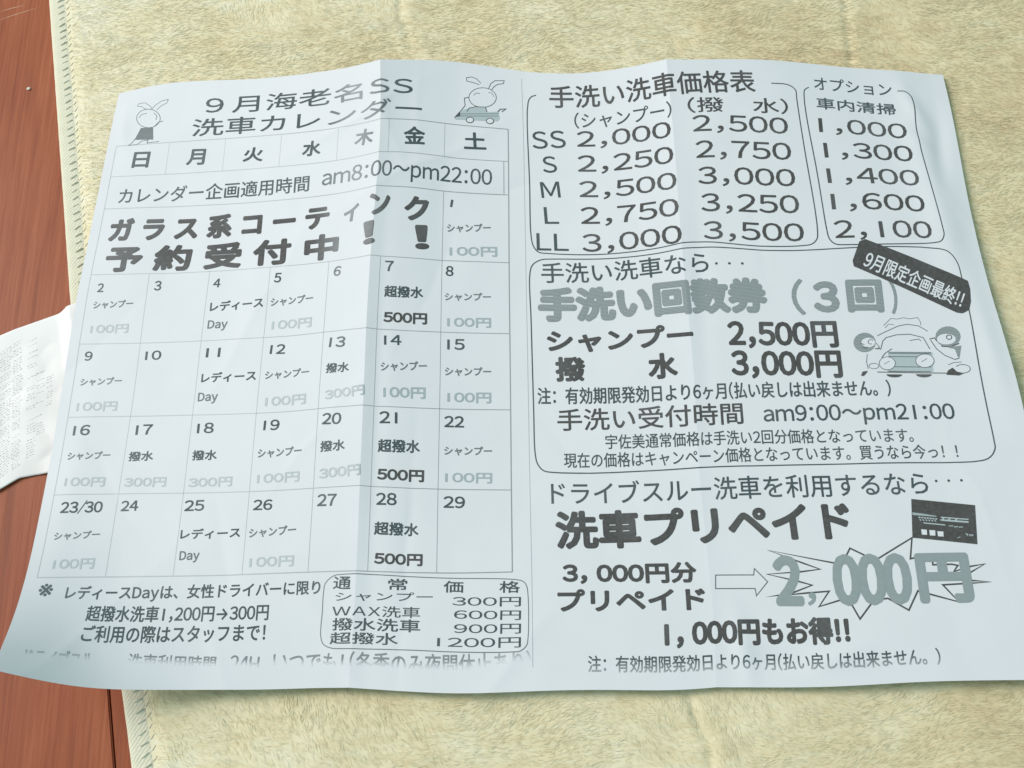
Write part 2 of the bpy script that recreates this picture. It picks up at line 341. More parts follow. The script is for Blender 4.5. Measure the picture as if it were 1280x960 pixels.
SKETCHES = [
  ('rabbit', 'ear', 'k', 0.17, [(12.97, 9.45), (10.76, 7.9), (8.88, 7.38), (9.32, 6.43), (11.72, 6.44), (13.93, 7.99), (14.9, 9.32)], False, False),
  ('rabbit', 'ear', 'k', 0.17, [(14.9, 9.32), (16.25, 7.92), (18.4, 6.63), (20.85, 6.34), (20.44, 7.66), (18.27, 8.57), (16.92, 9.98)], False, False),
  ('rabbit', 'head', 'k', 0.2, [(18.64, 13.52), (18.28, 12.37), (17.5, 11.27), (16.37, 10.33), (15.0, 9.63), (13.53, 9.25), (12.09, 9.22), (10.85, 9.56), (9.94, 10.25), (9.43, 11.23), (9.4, 12.38), (9.82, 13.61), (10.65, 14.76), (11.81, 15.73), (13.17, 16.41), (14.61, 16.75), (15.99, 16.71), (17.17, 16.31), (18.06, 15.6), (18.57, 14.64), (18.64, 13.52)], True, False),
  ('rabbit', 'face', 'k', 0.17, [(10.28, 12.3), (11.25, 11.02), (13.18, 10.88)], False, False),
  ('rabbit', 'face', 'k', 0.17, [(15.91, 11.04), (17.25, 12.38), (17.07, 13.95)], False, False),
  ('rabbit', 'face', 'k', 0.2, [(16.68, 16.68), (17.97, 15.03), (19.8, 14.63)], False, False),
  ('rabbit', 'body', 'm', 0.0, [(11.72, 16.55), (16.33, 16.85), (17.05, 21.74), (9.95, 21.21)], True, True),
  ('rabbit', 'leg', 'k', 0.2, [(10.09, 20.89), (9.19, 22.47), (8.01, 23.41), (11.2, 23.27), (12.9, 21.98), (15.12, 21.77), (14.91, 22.98), (17.48, 22.79), (19.32, 22.74)], False, False),
  ('car1', 'ear', 'k', 0.23, [(131.75, 7.45), (129.67, 6.95), (127.29, 6.63), (127.13, 5.43), (129.06, 4.88), (130.85, 5.41), (132.34, 6.91)], False, False),
  ('car1', 'ear', 'k', 0.25, [(135.02, 8.58), (135.91, 6.44), (137.4, 5.15), (140.68, 4.7), (140.37, 5.85), (138.29, 6.44), (136.8, 7.73), (135.9, 9.41)], False, False),
  ('car1', 'head', 'p', 0.0, [(137.81, 11.54), (137.58, 10.41), (136.89, 9.46), (135.81, 8.78), (134.45, 8.43), (132.94, 8.44), (131.44, 8.81), (130.08, 9.5), (129.01, 10.43), (128.33, 11.52), (128.11, 12.67), (128.36, 13.77), (129.06, 14.71), (130.13, 15.39), (131.47, 15.76), (132.96, 15.78), (134.45, 15.43), (135.8, 14.76), (136.87, 13.83), (137.56, 12.71), (137.81, 11.54)], True, True),
  ('car1', 'head', 'k', 0.25, [(137.81, 11.54), (137.58, 10.41), (136.89, 9.46), (135.81, 8.78), (134.45, 8.43), (132.94, 8.44), (131.44, 8.81), (130.08, 9.5), (129.01, 10.43), (128.33, 11.52), (128.11, 12.67), (128.36, 13.77), (129.06, 14.71), (130.13, 15.39), (131.47, 15.76), (132.96, 15.78), (134.45, 15.43), (135.8, 14.76), (136.87, 13.83), (137.56, 12.71), (137.81, 11.54)], True, False),
  ('car1', 'face', 'k', 0.2, [(129.72, 11.71), (130.59, 10.68), (132.06, 10.65)], False, False),
  ('car1', 'face', 'k', 0.2, [(135.01, 9.98), (136.19, 10.0), (137.07, 11.46)], False, False),
  ('car1', 'body', 'l', 0.0, [(123.42, 20.27), (125.41, 17.81), (128.3, 16.52), (130.34, 15.82), (133.98, 15.57), (134.71, 17.39), (138.5, 16.86), (138.91, 19.55), (138.18, 20.59), (123.43, 21.38)], True, True),
  ('car1', 'body', 'k', 0.25, [(123.42, 20.43), (125.41, 17.81), (126.83, 15.77), (126.5, 13.02), (128.26, 12.5)], False, False),
  ('car1', 'body', 'K', 0.25, [(127.44, 18.03), (128.3, 16.52), (130.63, 15.79), (133.98, 15.57), (134.42, 17.42)], False, False),
  ('car1', 'body', 'k', 0.2, [(125.14, 19.1), (138.49, 17.66)], False, False),
  ('car1', 'body', 'k', 0.2, [(123.14, 20.94), (123.42, 20.43), (125.44, 19.85), (138.48, 18.56)], False, False),
  ('car1', 'spoiler', 'k', 0.35, [(138.2, 17.04), (139.09, 15.84), (141.13, 15.48), (139.66, 16.75)], False, False),
  ('car1', 'lamp', 'K', 0.0, [(123.42, 20.43), (125.12, 18.32), (125.15, 19.89)], True, True),
  ('car1', 'wheel', 'p', 0.0, [(129.85, 20.91), (129.72, 20.47), (129.36, 20.15), (128.85, 20.0), (128.28, 20.07), (127.78, 20.33), (127.43, 20.73), (127.31, 21.2), (127.44, 21.64), (127.79, 21.97), (128.3, 22.11), (128.87, 22.05), (129.38, 21.79), (129.73, 21.38), (129.85, 20.91)], True, True),
  ('car1', 'wheel', 'K', 0.28, [(129.85, 20.91), (129.72, 20.47), (129.36, 20.15), (128.85, 20.0), (128.28, 20.07), (127.78, 20.33), (127.43, 20.73), (127.31, 21.2), (127.44, 21.64), (127.79, 21.97), (128.3, 22.11), (128.87, 22.05), (129.38, 21.79), (129.73, 21.38), (129.85, 20.91)], True, False),
  ('car1', 'wheel', 'p', 0.0, [(136.79, 20.64), (136.67, 20.19), (136.32, 19.86), (135.81, 19.7), (135.24, 19.75), (134.73, 20.0), (134.37, 20.41), (134.25, 20.88), (134.37, 21.33), (134.72, 21.66), (135.23, 21.82), (135.8, 21.77), (136.31, 21.52), (136.66, 21.12), (136.79, 20.64)], True, True),
  ('car1', 'wheel', 'K', 0.28, [(136.79, 20.64), (136.67, 20.19), (136.32, 19.86), (135.81, 19.7), (135.24, 19.75), (134.73, 20.0), (134.37, 20.41), (134.25, 20.88), (134.37, 21.33), (134.72, 21.66), (135.23, 21.82), (135.8, 21.77), (136.31, 21.52), (136.66, 21.12), (136.79, 20.64)], True, False),
  ('car2', 'foam', 'k', 0.17, [(259.47, 101.2), (260.47, 100.24), (262.07, 98.7), (264.15, 98.94), (265.98, 98.46), (268.05, 98.89), (270.59, 98.46), (271.27, 100.04), (271.3, 101.21)], False, False),
  ('car2', 'foam', 'k', 0.15, [(259.89, 102.0), (261.12, 100.64), (262.85, 100.88)], False, False),
  ('car2', 'roof', 'k', 0.23, [(257.08, 104.69), (260.47, 102.99), (264.21, 101.3), (267.1, 100.76), (270.56, 101.4), (273.15, 103.27)], False, False),
  ('car2', 'glass', 'k', 0.25, [(257.49, 109.58), (258.61, 106.48), (259.81, 105.33), (263.1, 104.41), (267.36, 104.21), (271.44, 105.43), (273.01, 109.41)], False, False),
  ('car2', 'glass', 'k', 0.2, [(267.07, 106.42), (269.97, 105.88), (270.57, 106.66)], False, False),
  ('car2', 'body', 'l', 0.0, [(259.84, 110.4), (273.55, 110.58), (272.96, 117.11), (258.6, 116.95)], True, True),
  ('car2', 'body', 'k', 0.23, [(259.84, 110.4), (273.2, 110.57)], False, False),
  ('car2', 'body', 'k', 0.23, [(259.79, 110.78), (273.15, 110.96)], False, False),
  ('car2', 'body', 'k', 0.23, [(259.64, 111.94), (272.98, 112.11)], False, False),
  ('car2', 'body', 'k', 0.23, [(259.17, 115.42), (272.49, 115.57)], False, False),
  ('car2', 'body', 'k', 0.23, [(258.95, 116.95), (272.26, 117.11)], False, False),
  ('car2', 'body', 'k', 0.23, [(257.48, 112.3), (258.74, 110.77), (261.05, 109.25)], False, False),
  ('car2', 'lamp', 'p', 0.0, [(261.5, 114.29), (261.42, 113.43), (260.97, 112.7), (260.22, 112.2), (259.28, 112.02), (258.29, 112.17), (257.4, 112.65), (256.76, 113.37), (256.45, 114.22), (256.53, 115.08), (256.97, 115.81), (257.73, 116.31), (258.67, 116.49), (259.66, 116.33), (260.54, 115.86), (261.19, 115.14), (261.5, 114.29)], True, True),
  ('car2', 'lamp', 'k', 0.2, [(261.5, 114.29), (261.42, 113.43), (260.97, 112.7), (260.22, 112.2), (259.28, 112.02), (258.29, 112.17), (257.4, 112.65), (256.76, 113.37), (256.45, 114.22), (256.53, 115.08), (256.97, 115.81), (257.73, 116.31), (258.67, 116.49), (259.66, 116.33), (260.54, 115.86), (261.19, 115.14), (261.5, 114.29)], True, False),
  ('car2', 'lamp', 'k', 0.17, [(257.87, 114.63), (259.78, 113.49)], False, False),
  ('car2', 'lamp', 'p', 0.0, [(273.73, 113.47), (273.64, 112.59), (273.13, 111.83), (272.27, 111.32), (271.19, 111.13), (270.07, 111.29), (269.06, 111.78), (268.33, 112.52), (267.99, 113.4), (268.09, 114.29), (268.61, 115.04), (269.47, 115.55), (270.54, 115.74), (271.66, 115.58), (272.66, 115.09), (273.39, 114.35), (273.73, 113.47)], True, True),
  ('car2', 'lamp', 'k', 0.2, [(273.73, 113.47), (273.64, 112.59), (273.13, 111.83), (272.27, 111.32), (271.19, 111.13), (270.07, 111.29), (269.06, 111.78), (268.33, 112.52), (267.99, 113.4), (268.09, 114.29), (268.61, 115.04), (269.47, 115.55), (270.54, 115.74), (271.66, 115.58), (272.66, 115.09), (273.39, 114.35), (273.73, 113.47)], True, False),
  ('car2', 'lamp', 'k', 0.17, [(269.76, 113.81), (271.68, 112.67)], False, False),
  ('car2', 'wheel', 'K', 0.0, [(258.18, 118.02), (258.25, 118.33), (258.56, 118.61), (259.07, 118.84), (259.74, 118.99), (260.49, 119.04), (261.25, 119.0), (261.96, 118.87), (262.53, 118.66), (262.92, 118.38), (263.08, 118.08)], True, True),
  ('car2', 'wheel', 'K', 0.0, [(267.41, 118.01), (267.49, 118.32), (267.79, 118.6), (268.3, 118.82), (268.96, 118.97), (269.71, 119.03), (270.47, 118.99), (271.17, 118.86), (271.74, 118.64), (272.13, 118.37), (272.29, 118.06)], True, True),
  ('car2', 'ground', 'K', 0.23, [(255.42, 117.22), (282.11, 117.8)], False, False),
  ('washer', 'head', 'G', 0.0, [(256.36, 107.02), (256.3, 105.85), (255.83, 104.8), (255.0, 104.01), (253.91, 103.57), (252.7, 103.55), (251.5, 103.94), (250.48, 104.69), (249.74, 105.72), (249.38, 106.89), (249.44, 108.07), (249.91, 109.12), (250.74, 109.9), (251.82, 110.33), (253.03, 110.35), (254.22, 109.96), (255.25, 109.22), (255.99, 108.2), (256.36, 107.02)], True, True),
  ('washer', 'face', 'p', 0.0, [(256.15, 107.02), (256.06, 106.39), (255.66, 105.85), (255.01, 105.48), (254.19, 105.34), (253.35, 105.45), (252.6, 105.79), (252.06, 106.31), (251.82, 106.94), (251.9, 107.57), (252.3, 108.11), (252.96, 108.48), (253.77, 108.62), (254.61, 108.51), (255.36, 108.17), (255.9, 107.65), (256.15, 107.02)], True, True),
  ('washer', 'face', 'K', 0.23, [(255.55, 106.42), (255.24, 106.11), (254.77, 106.02), (254.3, 106.2), (253.99, 106.58), (253.95, 107.04), (254.18, 107.41), (254.62, 107.58), (255.11, 107.48)], False, False),
  ('washer', 'face', 'K', 0.25, [(251.51, 107.13), (252.66, 107.74)], False, False),
  ('washer', 'face', 'K', 0.25, [(251.86, 108.51), (252.85, 108.92), (253.6, 108.54)], False, False),
  ('washer', 'body', 'k', 0.2, [(253.1, 111.07), (252.57, 113.78), (252.78, 116.1)], False, False),
  ('washer', 'body', 'k', 0.2, [(256.49, 109.18), (257.27, 108.6), (256.4, 107.22)], False, False),
  ('washer', 'hand', 'K', 0.3, [(255.8, 109.16), (257.37, 109.19)], False, False),
  ('washer', 'foam', 'k', 0.15, [(256.22, 115.19), (255.99, 114.62), (255.26, 114.25), (254.29, 114.24), (253.46, 114.58), (253.08, 115.14), (253.3, 115.71), (254.04, 116.07), (255.01, 116.09), (255.84, 115.75), (256.22, 115.19)], True, False),
  ('washer', 'foot', 'K', 0.0, [(250.22, 118.37), (250.92, 117.04), (252.51, 116.79), (252.07, 117.56), (251.06, 118.58)], True, True),
  ('washer2', 'head', 'G', 0.0, [(283.25, 105.23), (283.22, 104.0), (282.71, 102.9), (281.77, 102.09), (280.52, 101.66), (279.12, 101.65), (277.74, 102.08), (276.56, 102.87), (275.72, 103.94), (275.3, 105.17), (275.37, 106.39), (275.9, 107.47), (276.83, 108.28), (278.05, 108.72), (279.42, 108.73), (280.76, 108.32), (281.94, 107.54), (282.8, 106.46), (283.25, 105.23)], True, True),
  ('washer2', 'face', 'p', 0.0, [(281.58, 106.08), (281.47, 105.36), (280.92, 104.75), (280.02, 104.34), (278.89, 104.19), (277.73, 104.32), (276.7, 104.72), (275.97, 105.31), (275.64, 106.03), (275.77, 106.74), (276.32, 107.35), (277.22, 107.77), (278.33, 107.92), (279.48, 107.79), (280.5, 107.4), (281.24, 106.8), (281.58, 106.08)], True, True),
  ('washer2', 'face', 'K', 0.3, [(280.45, 105.41), (280.36, 104.95), (279.98, 104.66), (279.45, 104.66), (278.98, 104.94), (278.75, 105.39), (278.84, 105.85), (279.22, 106.14), (279.75, 106.15), (280.21, 105.87), (280.45, 105.41)], True, False),
  ('washer2', 'face', 'K', 0.3, [(276.66, 108.48), (279.44, 108.71), (282.43, 107.57)], False, False),
  ('washer2', 'body', 'G', 0.0, [(278.74, 108.7), (282.93, 108.36), (281.67, 112.62), (280.18, 110.66)], True, True),
  ('washer2', 'body', 'p', 0.0, [(277.66, 108.88), (280.71, 109.5), (281.26, 112.61), (280.15, 113.06), (278.39, 111.02)], True, True),
  ('washer2', 'arm', 'K', 0.28, [(273.31, 106.0), (274.97, 105.55), (275.51, 106.72)], False, False),
  ('washer2', 'arm', 'k', 0.25, [(273.62, 106.31), (275.12, 109.43), (277.26, 111.59), (280.15, 113.06), (281.6, 112.62)], False, False),
  ('washer2', 'foot', 'K', 0.0, [(276.76, 118.24), (277.5, 116.79), (279.02, 115.86), (280.17, 117.22), (282.1, 117.84), (280.63, 118.58)], True, True),
  ('washer2', 'foam', 'k', 0.2, [(282.18, 117.74), (282.92, 117.59), (283.56, 117.3), (284.04, 116.9), (284.29, 116.42), (284.29, 115.94), (284.04, 115.49), (283.56, 115.13), (282.91, 114.91), (282.16, 114.83), (281.39, 114.92), (280.69, 115.16), (280.14, 115.53)], False, False),
  ('washer2', 'foam', 'k', 0.15, [(277.8, 114.87), (279.64, 114.13), (282.06, 113.98)], False, False),]
BADGE = [(257.52, 70.28), (289.39, 85.37), (289.58, 88.32), (288.82, 93.02), (287.65, 95.93), (285.28, 97.11), (283.47, 96.85), (252.8, 79.93), (252.65, 77.92), (255.63, 71.1)]
BADGE_TEXT = ('9月限定企画最終!!', 255.29, 80.16, 284.8, 95.41, 6.52, 'W', 'i')
CARD = [(259.63, 158.75), (277.76, 161.17), (276.35, 172.95), (258.16, 170.57)]
CARD_SQUARES = [[(261.06, 168.11), (262.65, 168.31), (262.49, 169.85), (260.99, 169.71)], [(263.35, 168.41), (265.03, 168.57), (264.83, 170.14), (263.27, 170.02)], [(265.61, 168.82), (267.32, 168.98), (267.13, 170.46), (265.54, 170.35)]]
CARD_STRIP = [[(259.26, 162.9), (262.26, 163.38), (266.1, 164.18), (266.06, 164.47), (259.31, 163.71)]]
CARD_MARKS = [([(260.82, 164.48), (261.4, 164.5)], 0.4), ([(261.62, 164.59), (262.19, 164.61)], 0.4), ([(262.41, 164.69), (262.99, 164.71)], 0.4), ([(263.21, 164.8), (263.78, 164.81)], 0.4), ([(264.0, 164.9), (264.58, 164.92)], 0.4), ([(264.8, 165.0), (265.37, 165.02)], 0.4), ([(265.59, 165.1), (266.17, 165.12)], 0.4), ([(261.09, 165.07), (261.48, 165.46)], 0.3), ([(261.94, 165.15), (262.33, 165.55)], 0.3), ([(262.8, 165.24), (263.18, 165.63)], 0.3), ([(263.65, 165.33), (264.03, 165.72)], 0.3), ([(264.5, 165.41), (264.88, 165.8)], 0.3), ([(265.35, 165.5), (265.73, 165.89)], 0.3), ([(267.29, 164.61), (275.12, 165.49)], 0.33), ([(267.06, 165.46), (274.99, 166.28)], 0.5), ([(268.14, 164.92), (267.3, 165.65)], 0.4), ([(269.91, 165.07), (269.07, 165.8)], 0.4), ([(271.86, 165.22), (271.02, 165.95)], 0.4), ([(261.99, 166.2), (268.15, 167.01)], 0.33), ([(269.17, 167.32), (270.42, 167.36)], 0.23), ([(270.55, 167.64), (271.81, 167.58)], 0.23), ([(271.96, 167.77), (273.13, 167.71)], 0.23), ([(270.98, 170.93), (271.91, 170.67)], 0.17), ([(273.49, 169.78), (274.09, 169.88), (273.83, 170.34)], 0.23), ([(274.43, 169.98), (274.72, 170.36), (274.78, 169.99)], 0.23), ([(275.05, 169.99), (275.55, 170.19), (275.06, 170.46)], 0.23)]
GRID_ROWS = [23.38, 36.35, 49.73, 75.88, 101.49, 127.25, 152.74, 177.98]
GRID_COLS = [3.37, 23.22, 43.05, 63.27, 82.88, 100.22, 119.98, 141.78]
RUG_CREASES = [[(133.9, 160.6), (131.8, 141.5), (130.3, 128.5), (128.4, 112.3)], [(43.0, -97.7), (44.8, -104.7), (47.0, -111.2), (47.3, -120.5)], [(-32.4, 167.7), (-32.1, 152.2), (-28.9, 138.7)]]

# ------------------------------------------------------------------ materials
PAPER = (0.785, 0.785, 0.795)


def paper_material():
    m, nt, b = new_mat('copier_paper')
    tc = node(nt, 'ShaderNodeTexCoord')
    n1 = node(nt, 'ShaderNodeTexNoise', Scale=60.0, Detail=3.0)
    n2 = node(nt, 'ShaderNodeTexNoise', Scale=1500.0, Detail=2.0)
    nt.links.new(tc.outputs['Object'], n1.inputs['Vector'])
    nt.links.new(tc.outputs['Object'], n2.inputs['Vector'])
    r = ramp(nt, n1.outputs['Fac'], [(0.3, tuple(c * 0.975 for c in PAPER)), (0.7, PAPER)])
    nt.links.new(r.outputs[0], b.inputs['Base Color'])
    b.inputs['Roughness'].default_value = 0.72
    b.inputs['Specular IOR Level'].default_value = 0.25
    bp = node(nt, 'ShaderNodeBump', Strength=0.12, Distance=0.0001)
    nt.links.new(n2.outputs['Fac'], bp.inputs['Height'])
    nt.links.new(bp.outputs[0], b.inputs['Normal'])
    return m


def ink_material(name, col, hatch=False):
    """toner: its density comes from the 'ink' attribute (worn or faded print)"""
    m, nt, b = new_mat(name)
    tc = node(nt, 'ShaderNodeTexCoord')
    n = node(nt, 'ShaderNodeTexNoise', Scale=900.0, Detail=2.0)
    nt.links.new(tc.outputs['Object'], n.inputs['Vector'])
    at = node(nt, 'ShaderNodeAttribute', _attribute_name='ink')
    mr = node(nt, 'ShaderNodeMapRange')
    mr.inputs['From Min'].default_value = 0.2
    mr.inputs['From Max'].default_value = 0.6
    mr.inputs['To Min'].default_value = 0.95
    mr.inputs['To Max'].default_value = 1.0
    nt.links.new(n.outputs['Fac'], mr.inputs['Value'])
    mu = node(nt, 'ShaderNodeMath', _operation='MULTIPLY')
    nt.links.new(at.outputs['Fac'], mu.inputs[0])
    nt.links.new(mr.outputs[0], mu.inputs[1])
    mx = node(nt, 'ShaderNodeMix', _data_type='RGBA')
    mx.inputs[6].default_value = (*[c * 0.985 for c in PAPER], 1)
    mx.inputs[7].default_value = (*col, 1)
    nt.links.new(mu.outputs[0], mx.inputs[0])
    nt.links.new(mx.outputs[2], b.inputs['Base Color'])
    if hatch:
        wv = node(nt, 'ShaderNodeTexWave', Scale=640.0, Distortion=0.6)
        wv.bands_direction = 'Y'
        nt.links.new(tc.outputs['Object'], wv.inputs['Vector'])
        h2 = node(nt, 'ShaderNodeMapRange')
        h2.inputs['To Min'].default_value = 0.72
        h2.inputs['To Max'].default_value = 1.1
        nt.links.new(wv.outputs['Fac'], h2.inputs['Value'])
        m2 = node(nt, 'ShaderNodeMath', _operation='MULTIPLY', _use_clamp=True)
        nt.links.new(mu.outputs[0], m2.inputs[0])
        nt.links.new(h2.outputs[0], m2.inputs[1])
        nt.links.new(m2.outputs[0], mx.inputs[0])
    b.inputs['Roughness'].default_value = 0.6
    b.inputs['Specular IOR Level'].default_value = 0.3
    return m


def tint(v, c=(0.92, 1.03, 1.04)):
    return tuple(v * k for k in c)


M_PAPER = paper_material()
M_BACK = M_PAPER
INK = {
    'K': ink_material('toner_black', tint(0.075, (1.03, 1.0, 0.95))),
    't': ink_material('toner_thin', tint(0.085, (0.75, 1.05, 1.08))),
    'k': ink_material('toner_line', tint(0.11, (0.85, 1.05, 1.08))),
    'm': ink_material('toner_dark_grey', tint(0.16, (0.9, 1.03, 1.04))),
    'G': ink_material('toner_grey', tint(0.25, (0.9, 1.04, 1.03)), True),
    'q': ink_material('toner_solid_grey', tint(0.34, (0.9, 1.03, 1.03))),
    'g': ink_material('toner_mid_grey', tint(0.30, (0.88, 1.04, 1.05))),
    'P': ink_material('toner_pale', tint(0.43, (0.90, 1.04, 1.04))),
    'l': ink_material('toner_light', tint(0.52, (0.92, 1.04, 1.04))),
    'p': ink_material('unprinted_white', PAPER),
}


def fleece_material(name, stops):
    m, nt, b = new_mat(name)
    tc = node(nt, 'ShaderNodeTexCoord')
    n1 = node(nt, 'ShaderNodeTexNoise', Scale=38.0, Detail=5.0, Roughness=0.62, Distortion=0.6)
    mp = node(nt, 'ShaderNodeMapping')
    mp.inputs['Rotation'].default_value = (0, 0, math.radians(-24))
    mp.inputs['Scale'].default_value = (60.0, 210.0, 60.0)
    n2 = node(nt, 'ShaderNodeTexNoise', Scale=1.0, Detail=5.0, Roughness=0.65, Distortion=1.2)
    nt.links.new(tc.outputs['Object'], n1.inputs['Vector'])
    nt.links.new(tc.outputs['Object'], mp.inputs['Vector'])
    nt.links.new(mp.outputs[0], n2.inputs['Vector'])
    ad = node(nt, 'ShaderNodeMix', _data_type='FLOAT')
    ad.inputs[0].default_value = 0.5
    nt.links.new(n1.outputs['Fac'], ad.inputs[2])
    nt.links.new(n2.outputs['Fac'], ad.inputs[3])
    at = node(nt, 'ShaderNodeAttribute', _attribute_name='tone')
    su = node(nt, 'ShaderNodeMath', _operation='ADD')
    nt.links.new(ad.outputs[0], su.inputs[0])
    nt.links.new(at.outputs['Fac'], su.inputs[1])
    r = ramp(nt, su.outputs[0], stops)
    nt.links.new(r.outputs[0], b.inputs['Base Color'])
    b.inputs['Roughness'].default_value = 0.95
    b.inputs['Specular IOR Level'].default_value = 0.1
    b.inputs['Sheen Weight'].default_value = 0.15
    return m


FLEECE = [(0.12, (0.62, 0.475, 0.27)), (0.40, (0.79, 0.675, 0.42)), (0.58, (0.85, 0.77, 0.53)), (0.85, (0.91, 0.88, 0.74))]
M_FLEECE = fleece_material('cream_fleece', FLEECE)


def hem_material():
    m, nt, b = new_mat('woven_hem')
    tc = node(nt, 'ShaderNodeTexCoord')
    w = node(nt, 'ShaderNodeTexWave', Scale=330.0, Distortion=2.5, Detail=2.0)
    w.inputs['Detail Scale'].default_value = 3.0
    mp = node(nt, 'ShaderNodeMapping')
    mp.inputs['Rotation'].default_value = (0, 0, math.radians(35))
    nt.links.new(tc.outputs['Object'], mp.inputs['Vector'])
    nt.links.new(mp.outputs[0], w.inputs['Vector'])
    r = ramp(nt, w.outputs['Fac'], [(0.1, (0.70, 0.66, 0.47)), (0.6, (0.79, 0.76, 0.60))])
    nt.links.new(r.outputs[0], b.inputs['Base Color'])
    b.inputs['Roughness'].default_value = 0.9
    bp = node(nt, 'ShaderNodeBump', Strength=0.3, Distance=0.0003)
    nt.links.new(w.outputs['Fac'], bp.inputs['Height'])
    nt.links.new(bp.outputs[0], b.inputs['Normal'])
    return m


M_HEM = hem_material()


def plain(name, col, rough=0.8, scale=500.0, var=0.12):
    m, nt, b = new_mat(name)
    tc = node(nt, 'ShaderNodeTexCoord')
    n = node(nt, 'ShaderNodeTexNoise', Scale=scale, Detail=3.0)
    nt.links.new(tc.outputs['Object'], n.inputs['Vector'])
    r = ramp(nt, n.outputs['Fac'], [(0.3, tuple(c * (1 - var) for c in col)), (0.7, tuple(min(1, c * (1 + var)) for c in col))])
    nt.links.new(r.outputs[0], b.inputs['Base Color'])
    b.inputs['Roughness'].default_value = rough
    return m


M_THREAD = plain('hem_thread', (0.58, 0.51, 0.40), 0.9)
M_THREAD_PALE = plain('hem_thread_pale', (0.69, 0.66, 0.52), 0.9)
M_CRUMB = plain('crumb', (0.8, 0.76, 0.66))


def wood_material():
    m, nt, b = new_mat('red_varnished_wood')
    tc = node(nt, 'ShaderNodeTexCoord')
    mp = node(nt, 'ShaderNodeMapping')
    mp.inputs['Scale'].default_value = (900.0, 22.0, 200.0)
    n = node(nt, 'ShaderNodeTexNoise', Scale=1.0, Detail=6.0, Roughness=0.7)
    mp2 = node(nt, 'ShaderNodeMapping')
    mp2.inputs['Scale'].default_value = (90.0, 9.0, 30.0)
    n2 = node(nt, 'ShaderNodeTexNoise', Scale=1.0, Detail=4.0, Distortion=0.8)
    for a, c in ((mp, n), (mp2, n2)):
        nt.links.new(tc.outputs['Object'], a.inputs['Vector'])
        nt.links.new(a.outputs[0], c.inputs['Vector'])
    mx = node(nt, 'ShaderNodeMix', _data_type='FLOAT')
    mx.inputs[0].default_value = 0.45
    nt.links.new(n.outputs['Fac'], mx.inputs[2])
    nt.links.new(n2.outputs['Fac'], mx.inputs[3])
    r = ramp(nt, mx.outputs[0], [(0.30, (0.20, 0.045, 0.018)), (0.50, (0.335, 0.090, 0.036)), (0.70, (0.45, 0.145, 0.066))])
    nt.links.new(r.outputs[0], b.inputs['Base Color'])
    b.inputs['Roughness'].default_value = 0.42
    b.inputs['Specular IOR Level'].default_value = 0.22
    bp = node(nt, 'ShaderNodeBump', Strength=0.25, Distance=0.0002)
    nt.links.new(n.outputs['Fac'], bp.inputs['Height'])
    nt.links.new(bp.outputs[0], b.inputs['Normal'])
    return m


M_WOOD = wood_material()

# ------------------------------------------------------------------ wooden floor: boards running away from the camera
FLOOR_Z = -4.0
floor = bpy.data.objects.new('floor', None)
C.objects.link(floor)
floor['kind'] = 'structure'
P0, P1 = np.array([-141.4, 36.9]), np.array([-121.2, -85.0])
gd = (P0 - P1) / np.linalg.norm(P0 - P1)          # direction of the boards
gn = np.array([gd[1], -gd[0]])                     # to the right


def board(x0, x1):
    bm = bmesh.new()
    L0, L1 = -440.0, 500.0
    co = []
    for z in (-16.0, 0.0):
        for l, w in ((L0, x0), (L0, x1), (L1, x1), (L1, x0)):
            p = P1 + gd * l + gn * w
            co.append(bm.verts.new((p[0] * MM, p[1] * MM, (FLOOR_Z + z) * MM)))
    a = co
    for f in ((3, 2, 1, 0), (4, 5, 6, 7), (0, 1, 5, 4), (1, 2, 6, 5), (2, 3, 7, 6), (3, 0, 4, 7)):
        bm.faces.new([a[i] for i in f])
    top = [e for e in bm.edges if all(v.co.z > (FLOOR_Z - 1) * MM for v in e.verts)]
    bmesh.ops.bevel(bm, geom=top, offset=0.00035, segments=2, affect='EDGES')
    me = bpy.data.meshes.new('plank')
    bm.to_mesh(me)
    bm.free()
    return link('plank', me, M_WOOD, floor)


W0 = -0.35
for k in range(-4, 8):
    a, b_ = W0 + 78.0 * k + 0.5, W0 + 78.0 * (k + 1)
    board(a, b_)
sub = bpy.data.meshes.new('floor_base')
bm = bmesh.new()
bmesh.ops.create_cube(bm, size=1.0)
for v in bm.verts:
    v.co = Vector((v.co.x * 0.95, v.co.y * 0.93, v.co.z * 0.01 - 0.0265))
bm.to_mesh(sub)
bm.free()
link('floor_base', sub, plain('underfloor', (0.06, 0.035, 0.025)), floor)

M_STREAK = plain('pale_streak_wood', (0.55, 0.30, 0.19), 0.6)  # thin paler streaks laid across the boards, upper left
for (xa, ya), (xb, yb) in (((-186.5, 166.0), (-169.5, 172.5)), ((-186.0, 170.5), (-175.0, 174.0))):
    vs, n0 = [], 14
    for i in range(n0 + 1):
        f = i / n0
        for s in (-1, 1):
            vs.append(((xa + (xb - xa) * f) * MM, (ya + (yb - ya) * f + 0.25 * math.sin(f * 5) + s * 0.16 * math.sin(math.pi * f + .02)) * MM, (FLOOR_Z + 0.02) * MM))
    link('pale_streak', mesh_np('pale_streak', vs, [(2 * i, 2 * i + 2, 2 * i + 3, 2 * i + 1) for i in range(n0)]), M_STREAK, floor)

# ------------------------------------------------------------------ cream fleece rug with a woven hem
EY = np.array([-330, -107.0, -85.4, 37.2, 88.1, 172.3, 330.0])
EX = np.array([-68.0, -112.6, -117.2, -144.0, -152.2, -165.9, -190.0])


def edge_x(y):
    """left edge of the rug"""
    order = np.argsort(EY)
    base = np.interp(y, EY[order], EX[order])
    k = 9.0
    base = (np.interp(y - k, EY[order], EX[order]) + base * 2 + np.interp(y + k, EY[order], EX[order])) / 4
    return base


HEM = 6.5


